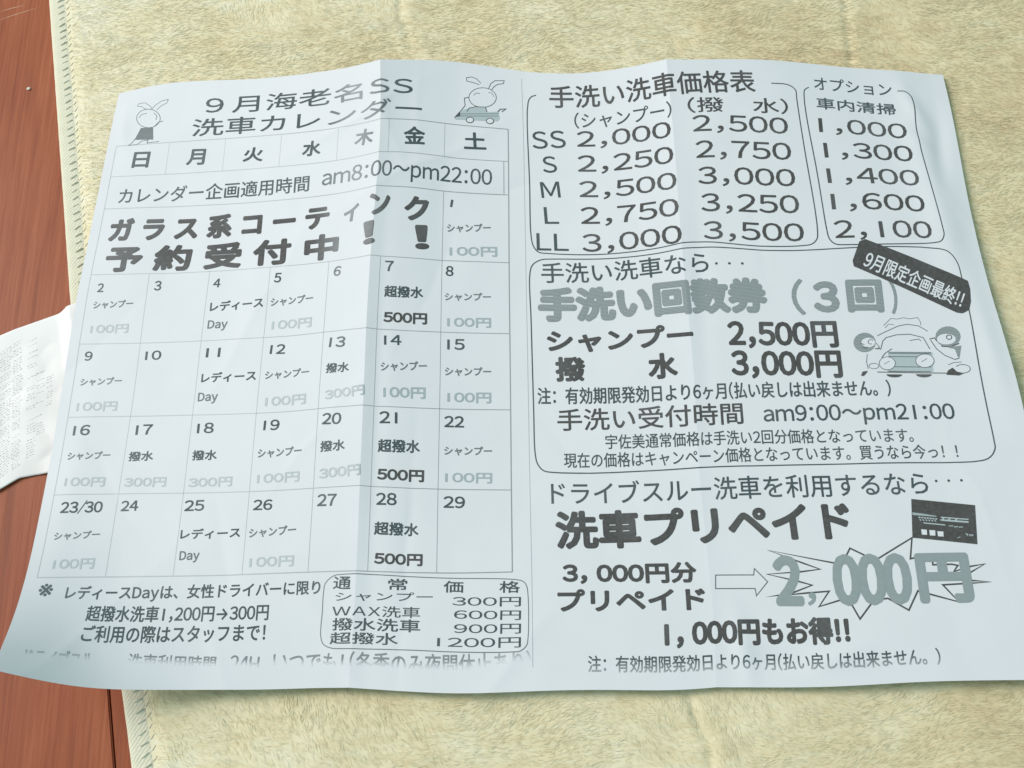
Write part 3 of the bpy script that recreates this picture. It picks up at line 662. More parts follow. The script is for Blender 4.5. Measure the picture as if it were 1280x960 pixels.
def rug_z(x, y, w):
    z = 0.36 * vnoise(x, y, 38, 11) + 0.18 * vnoise(x, y, 15, 12)
    c, s = math.cos(math.radians(-24)), math.sin(math.radians(-24))
    a, b2 = x * c + y * s, -x * s + y * c
    wx = 5 * vnoise(x, y, 30, 13)
    z = z + 0.28 * vnoise(a + wx, (b2 + wx) * 2.6, 9.0, 14) + 0.10 * vnoise(a, b2 * 2.2, 3.6, 15) + 0.05 * vnoise(x, y, 1.6, 16)
    # a soft valley running away to the top right, and one at the lower right
    for cr in RUG_CREASES:
        cr = sorted(cr, key=lambda p: p[1])
        d = x - np.interp(y, [p[1] for p in cr], [p[0] for p in cr])
        m = np.clip((y - cr[0][1]) / 8 + 1, 0, 1) * np.clip((cr[-1][1] - y) / 8 + 1, 0, 1)
        z = z - 0.55 * np.exp(-(d / 1.5) ** 2) * m + 0.25 * np.exp(-((d - 4) / 4) ** 2) * m
    rise = np.clip((w - HEM) / 5.0, 0, 1)
    rise = rise * rise * (3 - 2 * rise)
    return -0.55 + (z - 0.2) * rise - 1.0 * (1 - rise)


rug = thing('rug', 'thick cream fleece rug with a stitched woven hem, on the floor under the flyer', 'rug')
ys = np.arange(-300.0, 300.0, 0.95)
ws = np.concatenate([np.arange(HEM, 400.0, 0.95)])
WW, YY = np.meshgrid(ws, ys, indexing='ij')
XX = edge_x(YY) + WW
ZZ = rug_z(XX, YY, WW)
nw, ny = WW.shape


def grid_quads(n, m):
    i = np.arange(n * m).reshape(n, m)
    return np.stack([i[:-1, :-1], i[1:, :-1], i[1:, 1:], i[:-1, 1:]], -1).reshape(-1, 4)


verts = np.stack([XX, YY, ZZ], -1).reshape(-1, 3) * MM
me = mesh_quads('rug_body', verts, grid_quads(nw, ny))
tone = (0.13 - 0.27 * np.clip((XX + 150) / 350, 0, 1) + 0.10 * vnoise(XX, YY, 55, 21) + 0.06 * vnoise(XX, YY, 16, 22)).ravel()  # mottling, plus window light falling off rightward, painted into the colour
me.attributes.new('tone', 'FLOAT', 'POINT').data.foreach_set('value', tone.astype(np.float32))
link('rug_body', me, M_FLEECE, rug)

# hem: a folded woven band with a rounded outer edge
prof = [(1.2, -3.95), (0.3, -3.6), (0.0, -2.9), (0.35, -2.2), (1.2, -1.85), (2.6, -1.72), (4.2, -1.66), (5.4, -1.62), (6.2, -1.66), (7.0, -1.8)]
hy = np.arange(-300.0, 300.0, 1.2)
hv = []
for y in hy:
    n_ = 0.10 * math.sin(y * 0.9) + 0.12 * float(vnoise(np.array(0.0), np.array(y), 4.0, 31))
    for w, z in prof:
        hv.append(((float(edge_x(y)) + w + n_ * 0.6) * MM, y * MM, (z + (n_ if z > -3 else 0)) * MM))
me = mesh_quads('hem', np.array(hv), grid_quads(len(hy), len(prof)))
link('hem', me, M_HEM, rug)


def stitch_mesh(name, pts, r, seg=5):
    bm = bmesh.new()
    rings = []
    for i, p in enumerate(pts):
        p = Vector(p)
        d = (Vector(pts[min(i + 1, len(pts) - 1)]) - Vector(pts[max(i - 1, 0)])).normalized()
        s = d.cross(Vector((0, 0, 1))).normalized()
        u = s.cross(d)
        rr = r * (0.45 if i in (0, len(pts) - 1) else 1.0)
        rings.append([bm.verts.new((p + (s * math.cos(a) + u * math.sin(a)) * rr) * MM) for a in [k * 2 * math.pi / seg for k in range(seg)]])
    for a, b_ in zip(rings, rings[1:]):
        for k in range(seg):
            bm.faces.new([a[k], a[(k + 1) % seg], b_[(k + 1) % seg], b_[k]])
    bm.faces.new(rings[0][::-1])
    bm.faces.new(rings[-1])
    bmesh.ops.recalc_face_normals(bm, faces=bm.faces)
    me = bpy.data.meshes.new(name)
    bm.to_mesh(me)
    bm.free()
    me.polygons.foreach_set('use_smooth', [True] * len(me.polygons))
    return me


dark_stitch = stitch_mesh('stitch', [(-0.9, -1.5, -0.45), (-0.4, -0.6, 0.12), (0.4, 0.6, 0.2), (1.0, 1.5, -0.35)], 0.17)
dark_stitch.materials.append(M_THREAD)
pale_stitch = stitch_mesh('stitch', [(-1.6, -1.0, -0.4), (-0.7, -0.4, 0.15), (0.7, 0.4, 0.15), (1.6, 1.0, -0.5)], 0.32)
pale_stitch.materials.append(M_THREAD_PALE)
y = -135.0
while y < 205.0:
    o = bpy.data.objects.new('stitch', dark_stitch)
    C.objects.link(o)
    o.parent = rug
    o.location = ((float(edge_x(y)) + 7.3 + random.uniform(-.15, .15)) * MM, y * MM, -1.62 * MM)
    o.rotation_euler = (0, 0, random.uniform(-.12, .12))
    o2 = bpy.data.objects.new('stitch', pale_stitch)
    C.objects.link(o2)
    o2.parent = rug
    o2.location = ((float(edge_x(y + 1.2)) + 4.7) * MM, (y + 1.2) * MM, -1.72 * MM)
    o2.rotation_euler = (0, 0, random.uniform(-.1, .1))
    y += 3.0

# brushed pile: fine fibres lying in swirls over the rug
NF = 360000
fy = rng.uniform(-200, 250, NF)
fw = rng.uniform(HEM + 0.5, 370, NF)
fx = edge_x(fy) + fw
cr_, sr_ = math.cos(TURN), math.sin(TURN)
ua = (fx - TX) * cr_ + (fy - TY) * sr_ + 148.5
va = 105.0 - (-(fx - TX) * sr_ + (fy - TY) * cr_)
inside = (ua > 12) & (ua < 285) & (va > 12) & (va < 198)
keep = (~inside) & (fx < 260)
fx, fy, fw = fx[keep], fy[keep], fw[keep]
n = len(fx)
ang = math.radians(-24) + 0.9 * vnoise(fx, fy, 26, 41) + 0.5 * vnoise(fx, fy, 8, 42) + rng.normal(0, 0.28, n)
ln_ = rng.uniform(1.4, 3.4, n)
wd = rng.uniform(0.07, 0.15, n)
ca, sa = np.cos(ang), np.sin(ang)
z0 = rug_z(fx, fy, fw)
tx, ty_ = fx + ca * ln_, fy + sa * ln_
mx_, my_ = fx + ca * ln_ * .5, fy + sa * ln_ * .5
lift = rng.uniform(0.04, 0.22, n)
zm = rug_z(mx_, my_, fw + ca * ln_ * .5) + lift
zt = rug_z(tx, ty_, fw + ca * ln_) + lift * rng.uniform(0.1, 1.2, n)
px_, py_ = -sa * wd, ca * wd
V = np.stack([
    np.stack([fx - px_, fy - py_, z0 - .1], -1), np.stack([fx + px_, fy + py_, z0 - .1], -1),
    np.stack([mx_ - px_, my_ - py_, zm], -1), np.stack([mx_ + px_, my_ + py_, zm], -1),
    np.stack([tx, ty_, zt], -1)], 1).reshape(-1, 3) * MM
b0 = np.arange(n)[:, None] * 5
F = np.concatenate([b0 + np.array([0, 3, 1]), b0 + np.array([0, 2, 3]), b0 + np.array([2, 4, 3])])
me = mesh_quads('fleece_pile', V, F)
tn = (0.13 - 0.27 * np.clip((fx + 150) / 350, 0, 1) + 0.10 * vnoise(fx, fy, 55, 21) + 0.06 * vnoise(fx, fy, 16, 22)) + rng.normal(0, 0.03, n)  # same painted light falloff and mottling, varied per fibre
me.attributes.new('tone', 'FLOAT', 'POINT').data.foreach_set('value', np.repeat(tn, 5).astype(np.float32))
# soft pile: every fibre takes the lie of the rug below it, tipped a little its own way
nx = -(rug_z(fx + .8, fy, fw + .8) - z0) / .8 * 0.8 + rng.normal(0, 0.11, n)
nyy = -(rug_z(fx, fy + .8, fw) - z0) / .8 * 0.8 + rng.normal(0, 0.11, n)
nn = np.stack([nx, nyy, np.ones(n)], -1)
nn /= np.linalg.norm(nn, axis=1, keepdims=True)
me.normals_split_custom_set_from_vertices(np.repeat(nn, 5, axis=0).tolist())
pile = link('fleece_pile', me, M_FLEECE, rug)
pile['kind'] = 'stuff'

# ------------------------------------------------------------------ the flyer: surface
ku, kv = np.array(KNOT_U), np.array(KNOT_V)
TAB = np.array(SHEET)
FOLDS = (97.0, 198.0)


def spline(k, y, x):
    """natural cubic spline along axis 0"""
    m = len(k)
    h = np.diff(k)
    A = np.zeros((m, m))
    B = np.zeros((m,) + y.shape[1:])
    A[0, 0] = A[-1, -1] = 1
    for i in range(1, m - 1):
        A[i, i - 1], A[i, i], A[i, i + 1] = h[i - 1], 2 * (h[i - 1] + h[i]), h[i]
        B[i] = 6 * ((y[i + 1] - y[i]) / h[i] - (y[i] - y[i - 1]) / h[i - 1])
    S = np.linalg.solve(A, B.reshape(m, -1)).reshape(B.shape)
    i = np.clip(np.searchsorted(k, x, side='right') - 1, 0, m - 2)
    sh = (len(x),) + (1,) * (y.ndim - 1)
    t, hh = (x - k[i]).reshape(sh), h[i].reshape(sh)
    a, b_ = (hh - t) / hh, t / hh
    return a * y[i] + b_ * y[i + 1] + ((a ** 3 - a) * S[i] + (b_ ** 3 - b_) * S[i + 1]) * hh ** 2 / 6


gu, gv = np.arange(0, 298.0), np.arange(0, 211.0)
mid = spline(kv, TAB.transpose(1, 0, 2), gv).transpose(1, 0, 2)      # knots_u x 211
parts_ = []
kl = list(ku)
for a, b_ in ((0.0, 97.0), (97.0, 198.0), (198.0, 297.0)):
    i, j = kl.index(a), kl.index(b_)
    x = gu[(gu >= a) & (gu < b_)] if b_ < 297 else gu[gu >= a]
    parts_.append(spline(ku[i:j + 1], mid[i:j + 1], x))
S = np.concatenate(parts_)                                            # 298 x 211 x 3, mm
GU, GV = np.meshgrid(gu, gv, indexing='ij')


def dent(u, v, ang, lu, lv, h):
    c, s = math.cos(math.radians(ang)), math.sin(math.radians(ang))
    a, b_ = (GU - u) * c + (GV - v) * s, -(GU - u) * s + (GV - v) * c
    S[:, :, 2] += h * np.exp(-(a / lu) ** 2 - (b_ / lv) ** 2)


# handling dents and soft waves of a flyer that has been carried folded
for d_ in ((283, 17, 70, 9, 3.0, 0.7), (290, 33, 96, 14, 3.0, -0.5), (284, 50, 84, 40, 6, 1.0), (281, 30, 40, 7, 2.5, 0.35),
           (292, 110, 88, 20, 3, 0.35), (8, 150, 92, 26, 6, 0.35), (218, 204, 10, 10, 3, -0.6), (232, 203, 170, 9, 3, 0.5), (206, 200, 80, 10, 3, 0.5),
           (20, 188, 20, 16, 4, 0.3), (120, 60, 92, 30, 5, -0.25), (170, 130, 60, 20, 5, 0.2), (250, 140, 95, 34, 6, 0.2),
           (60, 100, 88, 40, 7, 0.2), (30, 60, 80, 30, 7, -0.2), (203, 90, 92, 40, 3.0, -0.25), (101, 130, 90, 60, 2.6, -0.35)):
    dent(*d_)
crng = np.random.default_rng(8)
for _ in range(26):                                # fine creases from handling, sharp along one line
    cu, cv, an, le = crng.uniform(0, 297), crng.uniform(0, 210), crng.uniform(0, math.pi), crng.uniform(10, 38)
    a_ = (GU - cu) * math.cos(an) + (GV - cv) * math.sin(an)
    b2_ = -(GU - cu) * math.sin(an) + (GV - cv) * math.cos(an) + 2.0 * vnoise(GU, GV, 14, 53)
    S[:, :, 2] += crng.choice([-1, 1]) * crng.uniform(0.10, 0.28) * np.exp(-(a_ / le) ** 2) * np.exp(-np.abs(b2_) / crng.uniform(1.2, 3.0))
S[:, :, 2] += 0.16 * (np.abs(vnoise(GU, GV, 24, 54)) - 0.3)
S[:, :, 2] += 0.28 * np.exp(-np.abs(GU - 97) / 4.5) + 0.30 * np.exp(-np.abs(GU - 198) / 4.5)
S[:, :, 2] += 0.10 * vnoise(GU, GV, 22, 51) + 0.03 * vnoise(GU, GV, 7, 52)
S[:, :, 2] = np.maximum(S[:, :, 2], 0.95)
S *= MM
du_, dv_ = np.gradient(S, axis=0), np.gradient(S, axis=1)
NRM = np.cross(dv_, du_)
NRM /= np.linalg.norm(NRM, axis=-1, keepdims=True)


def on_sheet(u, v, lift):
    """points of the printed page, u and v in mm, lifted along the paper's normal"""
    u = np.clip(np.asarray(u, float), 0, 296.999)
    v = np.clip(np.asarray(v, float), 0, 209.999)
    i, j = np.floor(u).astype(int), np.floor(v).astype(int)
    s, t = (u - i)[:, None], (v - j)[:, None]

    def bl(A):
        return A[i, j] * (1 - s) * (1 - t) + A[i + 1, j] * s * (1 - t) + A[i, j + 1] * (1 - s) * t + A[i + 1, j + 1] * s * t
    return bl(S) + bl(NRM) * (np.asarray(lift)[:, None] * MM)


flyer = thing('flyer', 'large pale blue-white car wash price flyer with a printed calendar, unfolded on the rug', 'flyer')
top = S.reshape(-1, 3)
bot = (S - NRM * 0.1 * MM).reshape(-1, 3)
nu, nv = 298, 211
q = grid_quads(nu, nv)[:, ::-1]
idx = np.arange(nu * nv).reshape(nu, nv)
rim = np.concatenate([idx[:, 0], idx[-1, 1:], idx[-2::-1, -1], idx[0, -2:0:-1]])
rq = np.stack([rim, np.roll(rim, -1), np.roll(rim, -1) + nu * nv, rim + nu * nv], -1)
allq = np.concatenate([q, q[:, ::-1] + nu * nv, rq])
me = mesh_quads('paper_sheet', np.concatenate([top, bot]), allq)
# keep the two folds crisp, and the paper's edge
ed = np.zeros(len(me.edges) * 2, np.int32)
me.edges.foreach_get('vertices', ed)
ed = ed.reshape(-1, 2)
top_e = (ed < nu * nv).all(1)
eu = (ed % (nu * nv)) // nv
ev = (ed % (nu * nv)) % nv
on_rim = (eu == 0).all(1) | (eu == nu - 1).all(1) | (ev == 0).all(1) | (ev == nv - 1).all(1)
sharp = (eu == 97).all(1) | (eu == 198).all(1) | on_rim
at = me.attributes.new('sharp_edge', 'BOOLEAN', 'EDGE')
at.data.foreach_set('value', sharp)
sheet = link('paper_sheet', me, M_PAPER, flyer)


# ------------------------------------------------------------------ printing on the flyer
def density(u, v):
    """toner density of the copy: worn beside the first fold, a little patchy"""
    d = 1.0 - 0.38 * np.exp(-((u - 89) / 9.0) ** 2) * np.clip((125 - v) / 70, 0.15, 1)
    d = d - 0.10 * np.clip((60 - u) / 60, 0, 1)
    d = d * (1 + 0.06 * vnoise(u, v, 9, 61))
    return np.clip(d, 0, 1)


def cut(bm, u0, u1, v0, v1, step_u=5.0, step_v=5.0):
    """slice flat lettering (x = u, y = -v) so that it can bend with the sheet"""
    cuts = [(x, 0) for x in np.arange(math.ceil(u0 / step_u) * step_u, u1, step_u)]
    cuts += [(x, 0) for x in FOLDS if u0 < x < u1]
    cuts += [(y, 1) for y in np.arange(math.ceil(v0 / step_v) * step_v, v1, step_v)]
    for p, ax in cuts:
        bmesh.ops.bisect_plane(bm, geom=bm.verts[:] + bm.edges[:] + bm.faces[:], dist=1e-5,
                               plane_co=(p, 0, 0) if ax == 0 else (0, -p, 0),
                               plane_no=(1, 0, 0) if ax == 0 else (0, 1, 0))


def press(name, bm, key, parent, lift=0.03, copies=((0, 0),), fade=None, step_v=2.5, step_u=2.5):
    """lay a flat uv mesh on the sheet as a printed part"""
    xs = [v.co.x for v in bm.verts]
    yv = [-v.co.y for v in bm.verts]
    cut(bm, min(xs), max(xs), min(yv), max(yv), step_u, step_v)
    bmesh.ops.triangulate(bm, faces=bm.faces)
    bm.verts.ensure_lookup_table()
    bm.verts.index_update()
    P = np.array([(v.co.x, -v.co.y) for v in bm.verts])
    T = np.array([[v.index for v in f.verts] for f in bm.faces])
    bm.free()
    n = len(P)
    PP = np.concatenate([P + np.array([dx, dy]) for dx, dy in copies])
    TT = np.concatenate([T + n * k for k in range(len(copies))])
    lf = np.repeat([lift + 0.0025 * k for k in range(len(copies))], n)
    co = on_sheet(PP[:, 0], PP[:, 1], lf)
    ink = density(PP[:, 0], PP[:, 1])
    if fade is not None:
        ink = ink * fade(PP[:, 0], PP[:, 1])
    TT = TT[ink[TT].max(1) > 0.04]
    me = mesh_quads(name, co, TT, smooth=False)
    # faces up
    nz = np.zeros(len(me.polygons) * 3, np.float32)
    me.polygons.foreach_get('normal', nz)
    if nz.reshape(-1, 3)[:, 2].mean() < 0:
        me.flip_normals()
    me.attributes.new('ink', 'FLOAT', 'POINT').data.foreach_set('value', ink.astype(np.float32)[:len(me.vertices)])
    return link(name, me, INK[key], parent)


#            ink  boldness  slant
STYLE = {
    'T': ('t', 0.010, 0), 'R': ('t', 0.018, 0), 'M': ('K', 0.014, 0), 'D': ('t', 0.030, 0), 'S': ('t', 0.030, 0),
    'B': ('K', 0.045, 0), 'X': ('K', 0.042, 0), 'H': ('K', 0.050, 0), 'P': ('P', 0.035, 0),
    'G': ('G', 0.060, 0), 'g': ('G', 0.02, 0), 'g2': ('q', 0.056, 0), 'F': ('t', 0.010, 0), 'E': ('t', 0.016, 0), 'W': ('p', 0.012, 0),
}


GLYPHS = {}


def glyph(ch):
    """flat mesh of one character: vertices, triangles, ink limits"""
    if ch in GLYPHS:
        return GLYPHS[ch]
    c = bpy.data.curves.new('lettering', 'FONT')
    c.body = chr(ord(ch) + 0xFEE0) if '!' <= ch <= '~' and ch != '1' else ch
    c.size = 1.0
    c.resolution_u = 3
    c.fill_mode = 'FRONT'
    o = bpy.data.objects.new('lettering', c)
    C.objects.link(o)
    me = bpy.data.meshes.new_from_object(o.evaluated_get(bpy.context.evaluated_depsgraph_get()))
    P = [(v.co.x, v.co.y) for v in me.vertices]
    T = [tuple(p.vertices) for p in me.polygons]
    bpy.data.objects.remove(o)
    bpy.data.curves.remove(c)
    bpy.data.meshes.remove(me)
    GLYPHS[ch] = (P, T, min(p[0] for p in P), max(p[0] for p in P))
    return GLYPHS[ch]


def glyph_mesh(text):
    """a line of lettering: full-width characters on an even pitch, Latin ones set close"""
    bm = bmesh.new()
    x = 0.0
    for ch in text:
        if ch == '_':
            x += 0.27
            continue
        if ch in ' \u3000':
            x += 0.45 if ch == ' ' else 1.0
            continue
        P, T, x0, x1 = glyph(ch)
        if '!' <= ch <= '~':
            if ch.isdigit():
                adv = 0.60
                dx = x + (adv - (x1 - x0)) / 2 - x0
            else:
                adv = (x1 - x0) + (0.26 if ch in ',!:' else 0.11)
                dx = x + (adv - (x1 - x0)) / 2 - x0
        else:
            adv, dx = 1.0, x
        k = 0.55 if ch == '/' else 1.0
        if ch == '/':
            adv = 0.42
            dx = x - x0 * k
        vs = [bm.verts.new((p[0] * k + dx, p[1], 0)) for p in P]
        for f in T:
            try:
                bm.faces.new([vs[i] for i in f])
            except ValueError:
                pass
        x += adv
    return bm


def write(entry, parent, lift=0.03, name='lettering'):
    text, u0, v0, u1, v1, h, st, mode = entry
    key, bold, slant = STYLE[st]
    bm = glyph_mesh(text)
    xs = [v.co.x for v in bm.verts]
    ys_ = [v.co.y for v in bm.verts]
    x0, x1 = min(xs), max(xs)
    if mode == 'b':
        y0, y1 = 0.0, 0.728
    else:
        y0, y1 = min(ys_), max(ys_)
    r = bold * h
    L = math.hypot(u1 - u0, v1 - v0)
    sx = (L - 2 * r) / max(x1 - x0, 1e-6)
    sy = (h - 2 * r) / max(y1 - y0, 1e-6)
    a = math.atan2(-(v1 - v0), u1 - u0)
    ca_, sa_ = math.cos(a), math.sin(a)
    for v in bm.verts:
        x, y = (v.co.x - x0) * sx + r, (v.co.y - y0) * sy + r
        x += slant * y
        v.co = Vector((u0 + x * ca_ - y * sa_, -v0 + x * sa_ + y * ca_, 0))
    copies = [(0, 0)]
    if r > 0.035:
        k = 6 if r < 0.12 else 10
        copies += [(r * math.cos(2 * math.pi * i / k), r * math.sin(2 * math.pi * i / k)) for i in range(k)]
        if r > 0.3:
            copies += [(.5 * r * math.cos(2 * math.pi * i / 5), .5 * r * math.sin(2 * math.pi * i / 5)) for i in range(5)]
    elif r > 0:
        copies = [(-r * .8, 0), (r * .8, 0), (0, r * .8), (0, -r * .8)]
    fade, sv = None, 2.5
    if st == 'F':
        def fade(u, v):
            t = (v - (v0 + (v1 - v0) * (u - u0) / (u1 - u0) - h)) / h
            f = np.clip((u - 5) / 130, 0, 1)
            lim = 0.20 + 0.28 * np.clip(f * 1.6, 0, 1) - 0.30 * np.clip((u - 128) / 20, 0, 1)
            return np.clip((lim + 0.15 - t) / 0.30, 0, 1) * (0.75 - 0.25 * np.clip((u - 125) / 20, 0, 1))
        sv = 0.6
    if st == 'E':
        def fade(u, v):
            t = (v - (v0 + (v1 - v0) * (u - u0) / (u1 - u0) - h)) / h
            return np.clip(1.25 - 0.75 * t, 0.3, 1)
        sv = 1.0
    if st == 'P':
        def fade(u, v):
            return np.where(u > 96, 0.95, 0.62)
    if st == 'S':
        def fade(u, v):
            return np.full(len(u), 0.85)
    return press(name, bm, key, parent, lift, copies, fade, sv)


def ribbon(bm, pts, w, closed=False):
    """a drawn line of width w (mm) through uv points"""
    P = [Vector((p[0], -p[1])) for p in pts]
    n = len(P)
    ring = []
    for i in range(n):
        a = P[i - 1] if (i > 0 or closed) else P[i]
        b_ = P[(i + 1) % n] if (i < n - 1 or closed) else P[i]
        d1 = (P[i] - a).normalized() if (P[i] - a).length > 1e-6 else None
        d2 = (b_ - P[i]).normalized() if (b_ - P[i]).length > 1e-6 else None
        d1, d2 = d1 or d2, d2 or d1
        n1, n2 = Vector((-d1.y, d1.x)), Vector((-d2.y, d2.x))
        m = (n1 + n2)
        m = n1 if m.length < 1e-3 else m.normalized()
        k = min(1.0 / max(m.dot(n1), 0.3), 2.2)
        off = m * (w * 0.5 * k)
        ring.append((bm.verts.new((P[i].x + off.x, P[i].y + off.y, 0)), bm.verts.new((P[i].x - off.x, P[i].y - off.y, 0))))
    m = n if closed else n - 1
    for i in range(m):
        a, b_ = ring[i], ring[(i + 1) % n]
        bm.faces.new([a[0], a[1], b_[1], b_[0]])


def smooth(pts, closed, k=6):
    """centripetal Catmull-Rom curve through the points"""
    P = [np.array(p, float) for p in pts]
    n = len(P)
    if closed:
        Q = [P[-1]] + P + [P[0], P[1]]
    else:
        Q = [2 * P[0] - P[1]] + P + [2 * P[-1] - P[-2]]
    out = []
    for i in range(1, len(Q) - 2):
        a, b_, c, d = Q[i - 1:i + 3]
        t0 = 0.0
        t1 = t0 + max(np.linalg.norm(b_ - a), 1e-4) ** .5
        t2 = t1 + max(np.linalg.norm(c - b_), 1e-4) ** .5
        t3 = t2 + max(np.linalg.norm(d - c), 1e-4) ** .5
        for s in range(k):
            t = t1 + (t2 - t1) * s / k
            A1 = (t1 - t) / (t1 - t0) * a + (t - t0) / (t1 - t0) * b_
            A2 = (t2 - t) / (t2 - t1) * b_ + (t - t1) / (t2 - t1) * c
            A3 = (t3 - t) / (t3 - t2) * c + (t - t2) / (t3 - t2) * d
            B1 = (t2 - t) / (t2 - t0) * A1 + (t - t0) / (t2 - t0) * A2
            B2 = (t3 - t) / (t3 - t1) * A2 + (t - t1) / (t3 - t1) * A3
            out.append(tuple((t2 - t) / (t2 - t1) * B1 + (t - t1) / (t2 - t1) * B2))
    if not closed:
        out.append(tuple(P[-1]))
    return out


def area(bm, pts):
    vs = [bm.verts.new((p[0], -p[1], 0)) for p in pts]
    f = bm.faces.new(vs)
    bmesh.ops.triangulate(bm, faces=[f])


# the calendar's ruled grid
R_, K_ = GRID_ROWS, GRID_COLS
bm = bmesh.new()
for i, v in enumerate(R_):
    ribbon(bm, [(K_[0], v), (50, v), (97, v), (120, v), (K_[7], v)], 0.30 if i in (0, 2, 7) else 0.24)
for i, u in enumerate(K_):
    if i in (0, 7):
        ribbon(bm, [(u, R_[0]), (u, 80), (u, 130), (u, R_[7])], 0.34 if i == 7 else 0.24)
    else:
        ribbon(bm, [(u, R_[0]), (u, R_[1])], 0.12)
        ribbon(bm, [(u, R_[3] if i != 6 else R_[2]), (u, 130), (u, R_[7])], 0.17)
ribbon(bm, [(K_[7] - 1.6, R_[1] + .2), (K_[7] - 1.6, R_[2])], 0.24)
press('calendar_grid', bm, 'm', flyer, 0.025, step_u=1.0, step_v=1.0, fade=lambda u, v: 0.38 + 0.35 * np.clip((u - 60) / 60, 0, 1))
bm = bmesh.new()
ribbon(bm, [(146.9, 3.0), (147.3, 100), (147.4, 204)], 0.16)
press('centre_line', bm, 'P', flyer, 0.025, step_u=1.0, step_v=1.0)

for name, key, w, pts, closed in LINES:
    if name == 'starburst_outline':
        continue
    bm = bmesh.new()
    ribbon(bm, smooth(pts, closed) if name == 'border_line' else pts, w, closed)
    press(name, bm, 'm' if key == 'k' else 't', flyer, 0.026, step_u=1.0, step_v=1.0)
bm = bmesh.new()
for name, key, w, pts, closed in LINES:
    if name == 'starburst_outline':
        ribbon(bm, pts, w * 1.15, closed)
press('starburst_outline', bm, 'K', flyer, 0.026)

for e in WRITING:
    write(e, flyer, 0.034)

# the small drawings
NAMES = {'rabbit': 'rabbit_sketch', 'car1': 'car_and_rabbit_sketch', 'car2': 'car_wash_sketch', 'washer': 'washer_sketch', 'washer2': 'washer_sketch'}
for grp, nm in NAMES.items():
    items = [s for s in SKETCHES if s[0] == grp]
    root = None
    for j, (g_, n_, key, w, pts, closed, fill) in enumerate(items):
        bm = bmesh.new()
        if fill:
            area(bm, pts)
        else:
            ribbon(bm, pts, max(w, 0.16), closed)
        o = press(nm if root is None else n_, bm, key, root or flyer, 0.028 + 0.004 * j)
        root = root or o

# slanted badge and the prepaid card picture
bm = bmesh.new()
area(bm, BADGE)
bd = press('badge', bm, 'K', flyer, 0.075)
write(BADGE_TEXT, bd, 0.085)
bm = bmesh.new()
area(bm, CARD)
cd = press('card_picture', bm, 'K', flyer, 0.05)
for s_ in CARD_SQUARES:
    bm = bmesh.new()
    area(bm, s_)
    press('square', bm, 'p', cd, 0.06)
bm = bmesh.new()
area(bm, CARD_STRIP[0])
press('stripe', bm, 'P', cd, 0.058, fade=lambda u, v: np.clip(1.1 - (u - 266) / 14, 0.2, 1))
bm = bmesh.new()
for pts, w in CARD_MARKS:
    ribbon(bm, pts, w)
press('small_print', bm, 'l', cd, 0.064)

# ------------------------------------------------------------------ crumpled receipt under the flyer's left edge
receipt = thing('receipt', 'crumpled white till receipt tucked under the left edge of the flyer', 'receipt')
RA, RB = np.array([-167.1, 31.4]), np.array([-144.6, 38.6])      # upper edge, going right
RC, RD = np.array([-160.3, -22.2]), np.array([-146.9, -17.9])    # lower edge


def receipt_point(a, b_):
    """a across to the right (mm from the picture's edge), b down 0..1"""
    up = np.interp(a, [-60, -30, 0, 5, 22.5, 31], [8.5, 21.0, 31.4, 33.4, 38.8, 41.5])
    lo = np.interp(a, [-60, -30, 0, 7, 12, 22.5, 31], [-44.0, -33.0, -22.6, -18.9, -18.2, -17.3, -17.0])
    x = -167.1 + a + b_ * 6.3 * np.clip(1 - a / 60, 0, 1)
    y = up * (1 - b_) + lo * b_
    return x, y


ra, rb = np.meshgrid(np.arange(-60, 31.01, 0.75), np.linspace(0, 1, 81), indexing='ij')
x, y = receipt_point(ra, rb)
w = x - edge_x(y)
z = -3.5 + 0.5 * np.abs(vnoise(x, y, 15, 71)) + 0.40 * np.abs(vnoise(x + y, x - y, 11, 72)) + 0.02 * vnoise(x, y, 3, 73)
z = z + np.clip((w + 4.5) / 4.5, 0, 1) ** 1.5 * 3.0
z = z + 0.35 * np.exp(-(rb / 0.10) ** 2) * (0.5 + 0.5 * vnoise(x, y, 16, 74))
z = np.minimum(z, 0.15)
z = np.maximum(z, -3.8)
rt = np.stack([x, y, z], -1) * MM
n_, m_ = ra.shape
vt = np.concatenate([rt.reshape(-1, 3), (rt - np.array([0, 0, 0.07 * MM])).reshape(-1, 3)])
idx = np.arange(n_ * m_).reshape(n_, m_)
rim = np.concatenate([idx[:, 0], idx[-1, 1:], idx[-2::-1, -1], idx[0, -2:0:-1]])
rq = np.stack([rim, np.roll(rim, -1), np.roll(rim, -1) + n_ * m_, rim + n_ * m_], -1)
qq = grid_quads(n_, m_)
me = mesh_quads('receipt_paper', vt, np.concatenate([qq[:, ::-1], qq + n_ * m_, rq]))
M_RECEIPT = plain('thermal_paper', (0.86, 0.835, 0.81), 0.6, 80, 0.02)
link('receipt_paper', me, M_RECEIPT, receipt)


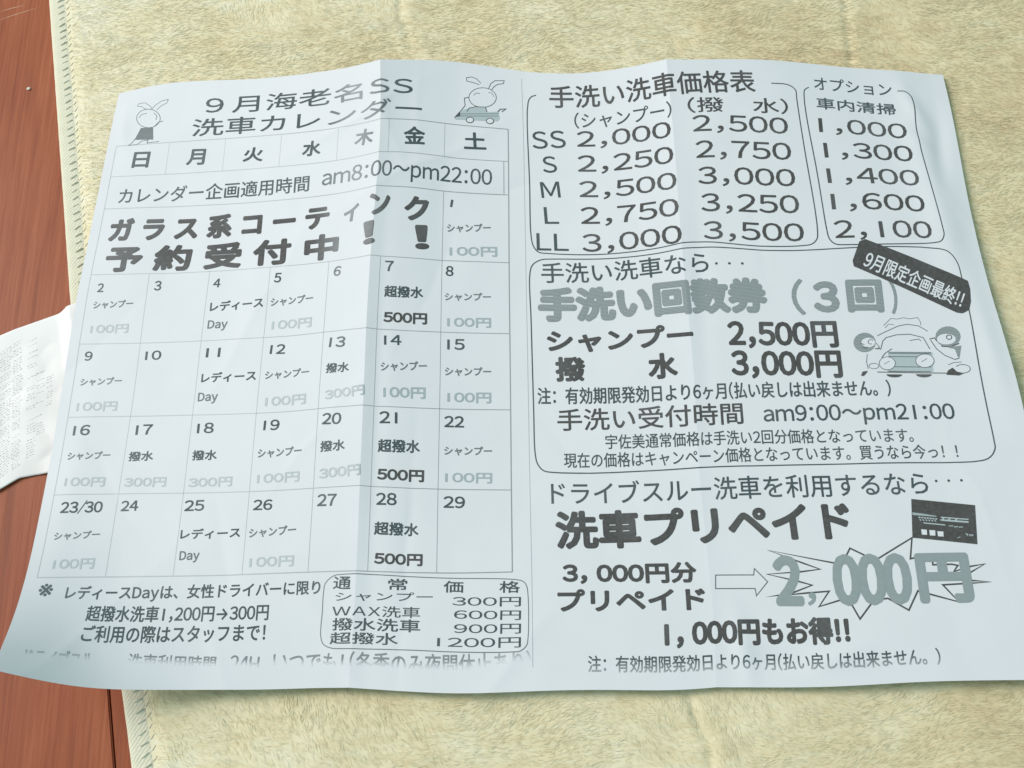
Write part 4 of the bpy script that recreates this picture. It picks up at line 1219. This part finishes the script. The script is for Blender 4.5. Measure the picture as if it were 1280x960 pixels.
def receipt_at(a, b_, lift):
    i = np.clip((np.asarray(a) + 60) / 0.75, 0, n_ - 1.001)
    j = np.clip(np.asarray(b_) * 80, 0, m_ - 1.001)
    i0, j0 = i.astype(int), j.astype(int)
    s, t = (i - i0)[:, None], (j - j0)[:, None]
    p = rt[i0, j0] * (1 - s) * (1 - t) + rt[i0 + 1, j0] * s * (1 - t) + rt[i0, j0 + 1] * (1 - s) * t + rt[i0 + 1, j0 + 1] * s * t
    return p + np.array([0, 0, lift * MM])


# its print: columns of tiny worn marks
Q, qa, qb = [], [], []
for col, wdt, dens, b0_, b1_ in [(-30, 3, .8, .1, .95), (-24, 3, .8, .1, .95), (-18, 3, .8, .1, .95), (-12, 3, .8, .1, .95), (-6, 3, .8, .1, .95),
                                 (0.3, 3.0, .9, .12, .93), (4.3, 2.6, .9, .1, .95), (9.3, 2.6, .55, .12, .9), (12.3, 2.2, .6, .32, .75), (15.6, 1.6, .5, .38, .60)]:
    for b_ in np.arange(b0_, b1_, 0.0165):
        if random.random() > dens:
            continue
        a0 = col + random.uniform(-.3, .3)
        while a0 < col + wdt:
            l_ = random.uniform(.3, .9)
            hh = random.uniform(.0018, .0042)
            bb = b_ + random.uniform(-.002, .002) - (a0 - col) * 0.004
            for c_ in ((a0, bb), (a0 + l_, bb - l_ * .003), (a0 + l_, bb + hh - l_ * .003), (a0, bb + hh)):
                qa.append(c_[0])
                qb.append(c_[1])
            a0 += l_ + random.uniform(.2, .5)
co = receipt_at(qa, qb, 0.02)
me = mesh_quads('faint_print', co, np.arange(len(qa)).reshape(-1, 4)[:, ::-1], smooth=False)
o = link('faint_print', me, plain('worn_thermal_print', (0.40, 0.385, 0.37), 0.7, 900, 0.25), receipt)
o['kind'] = 'stuff'

# a pale crumb on the floor board, upper left
bm = bmesh.new()
bmesh.ops.create_icosphere(bm, subdivisions=2, radius=0.55 * MM)
for v in bm.verts:
    v.co *= random.uniform(0.75, 1.2)
    v.co.z *= 0.6
    v.co.x *= 1.3
me = bpy.data.meshes.new('crumb')
bm.to_mesh(me)
bm.free()
o = link('crumb', me, M_CRUMB)
o.location = (-169.6 * MM, 133.0 * MM, (FLOOR_Z + 0.32) * MM)
o['label'] = 'tiny pale crumb on the reddish wooden floor, left of the rug'
o['category'] = 'crumb'
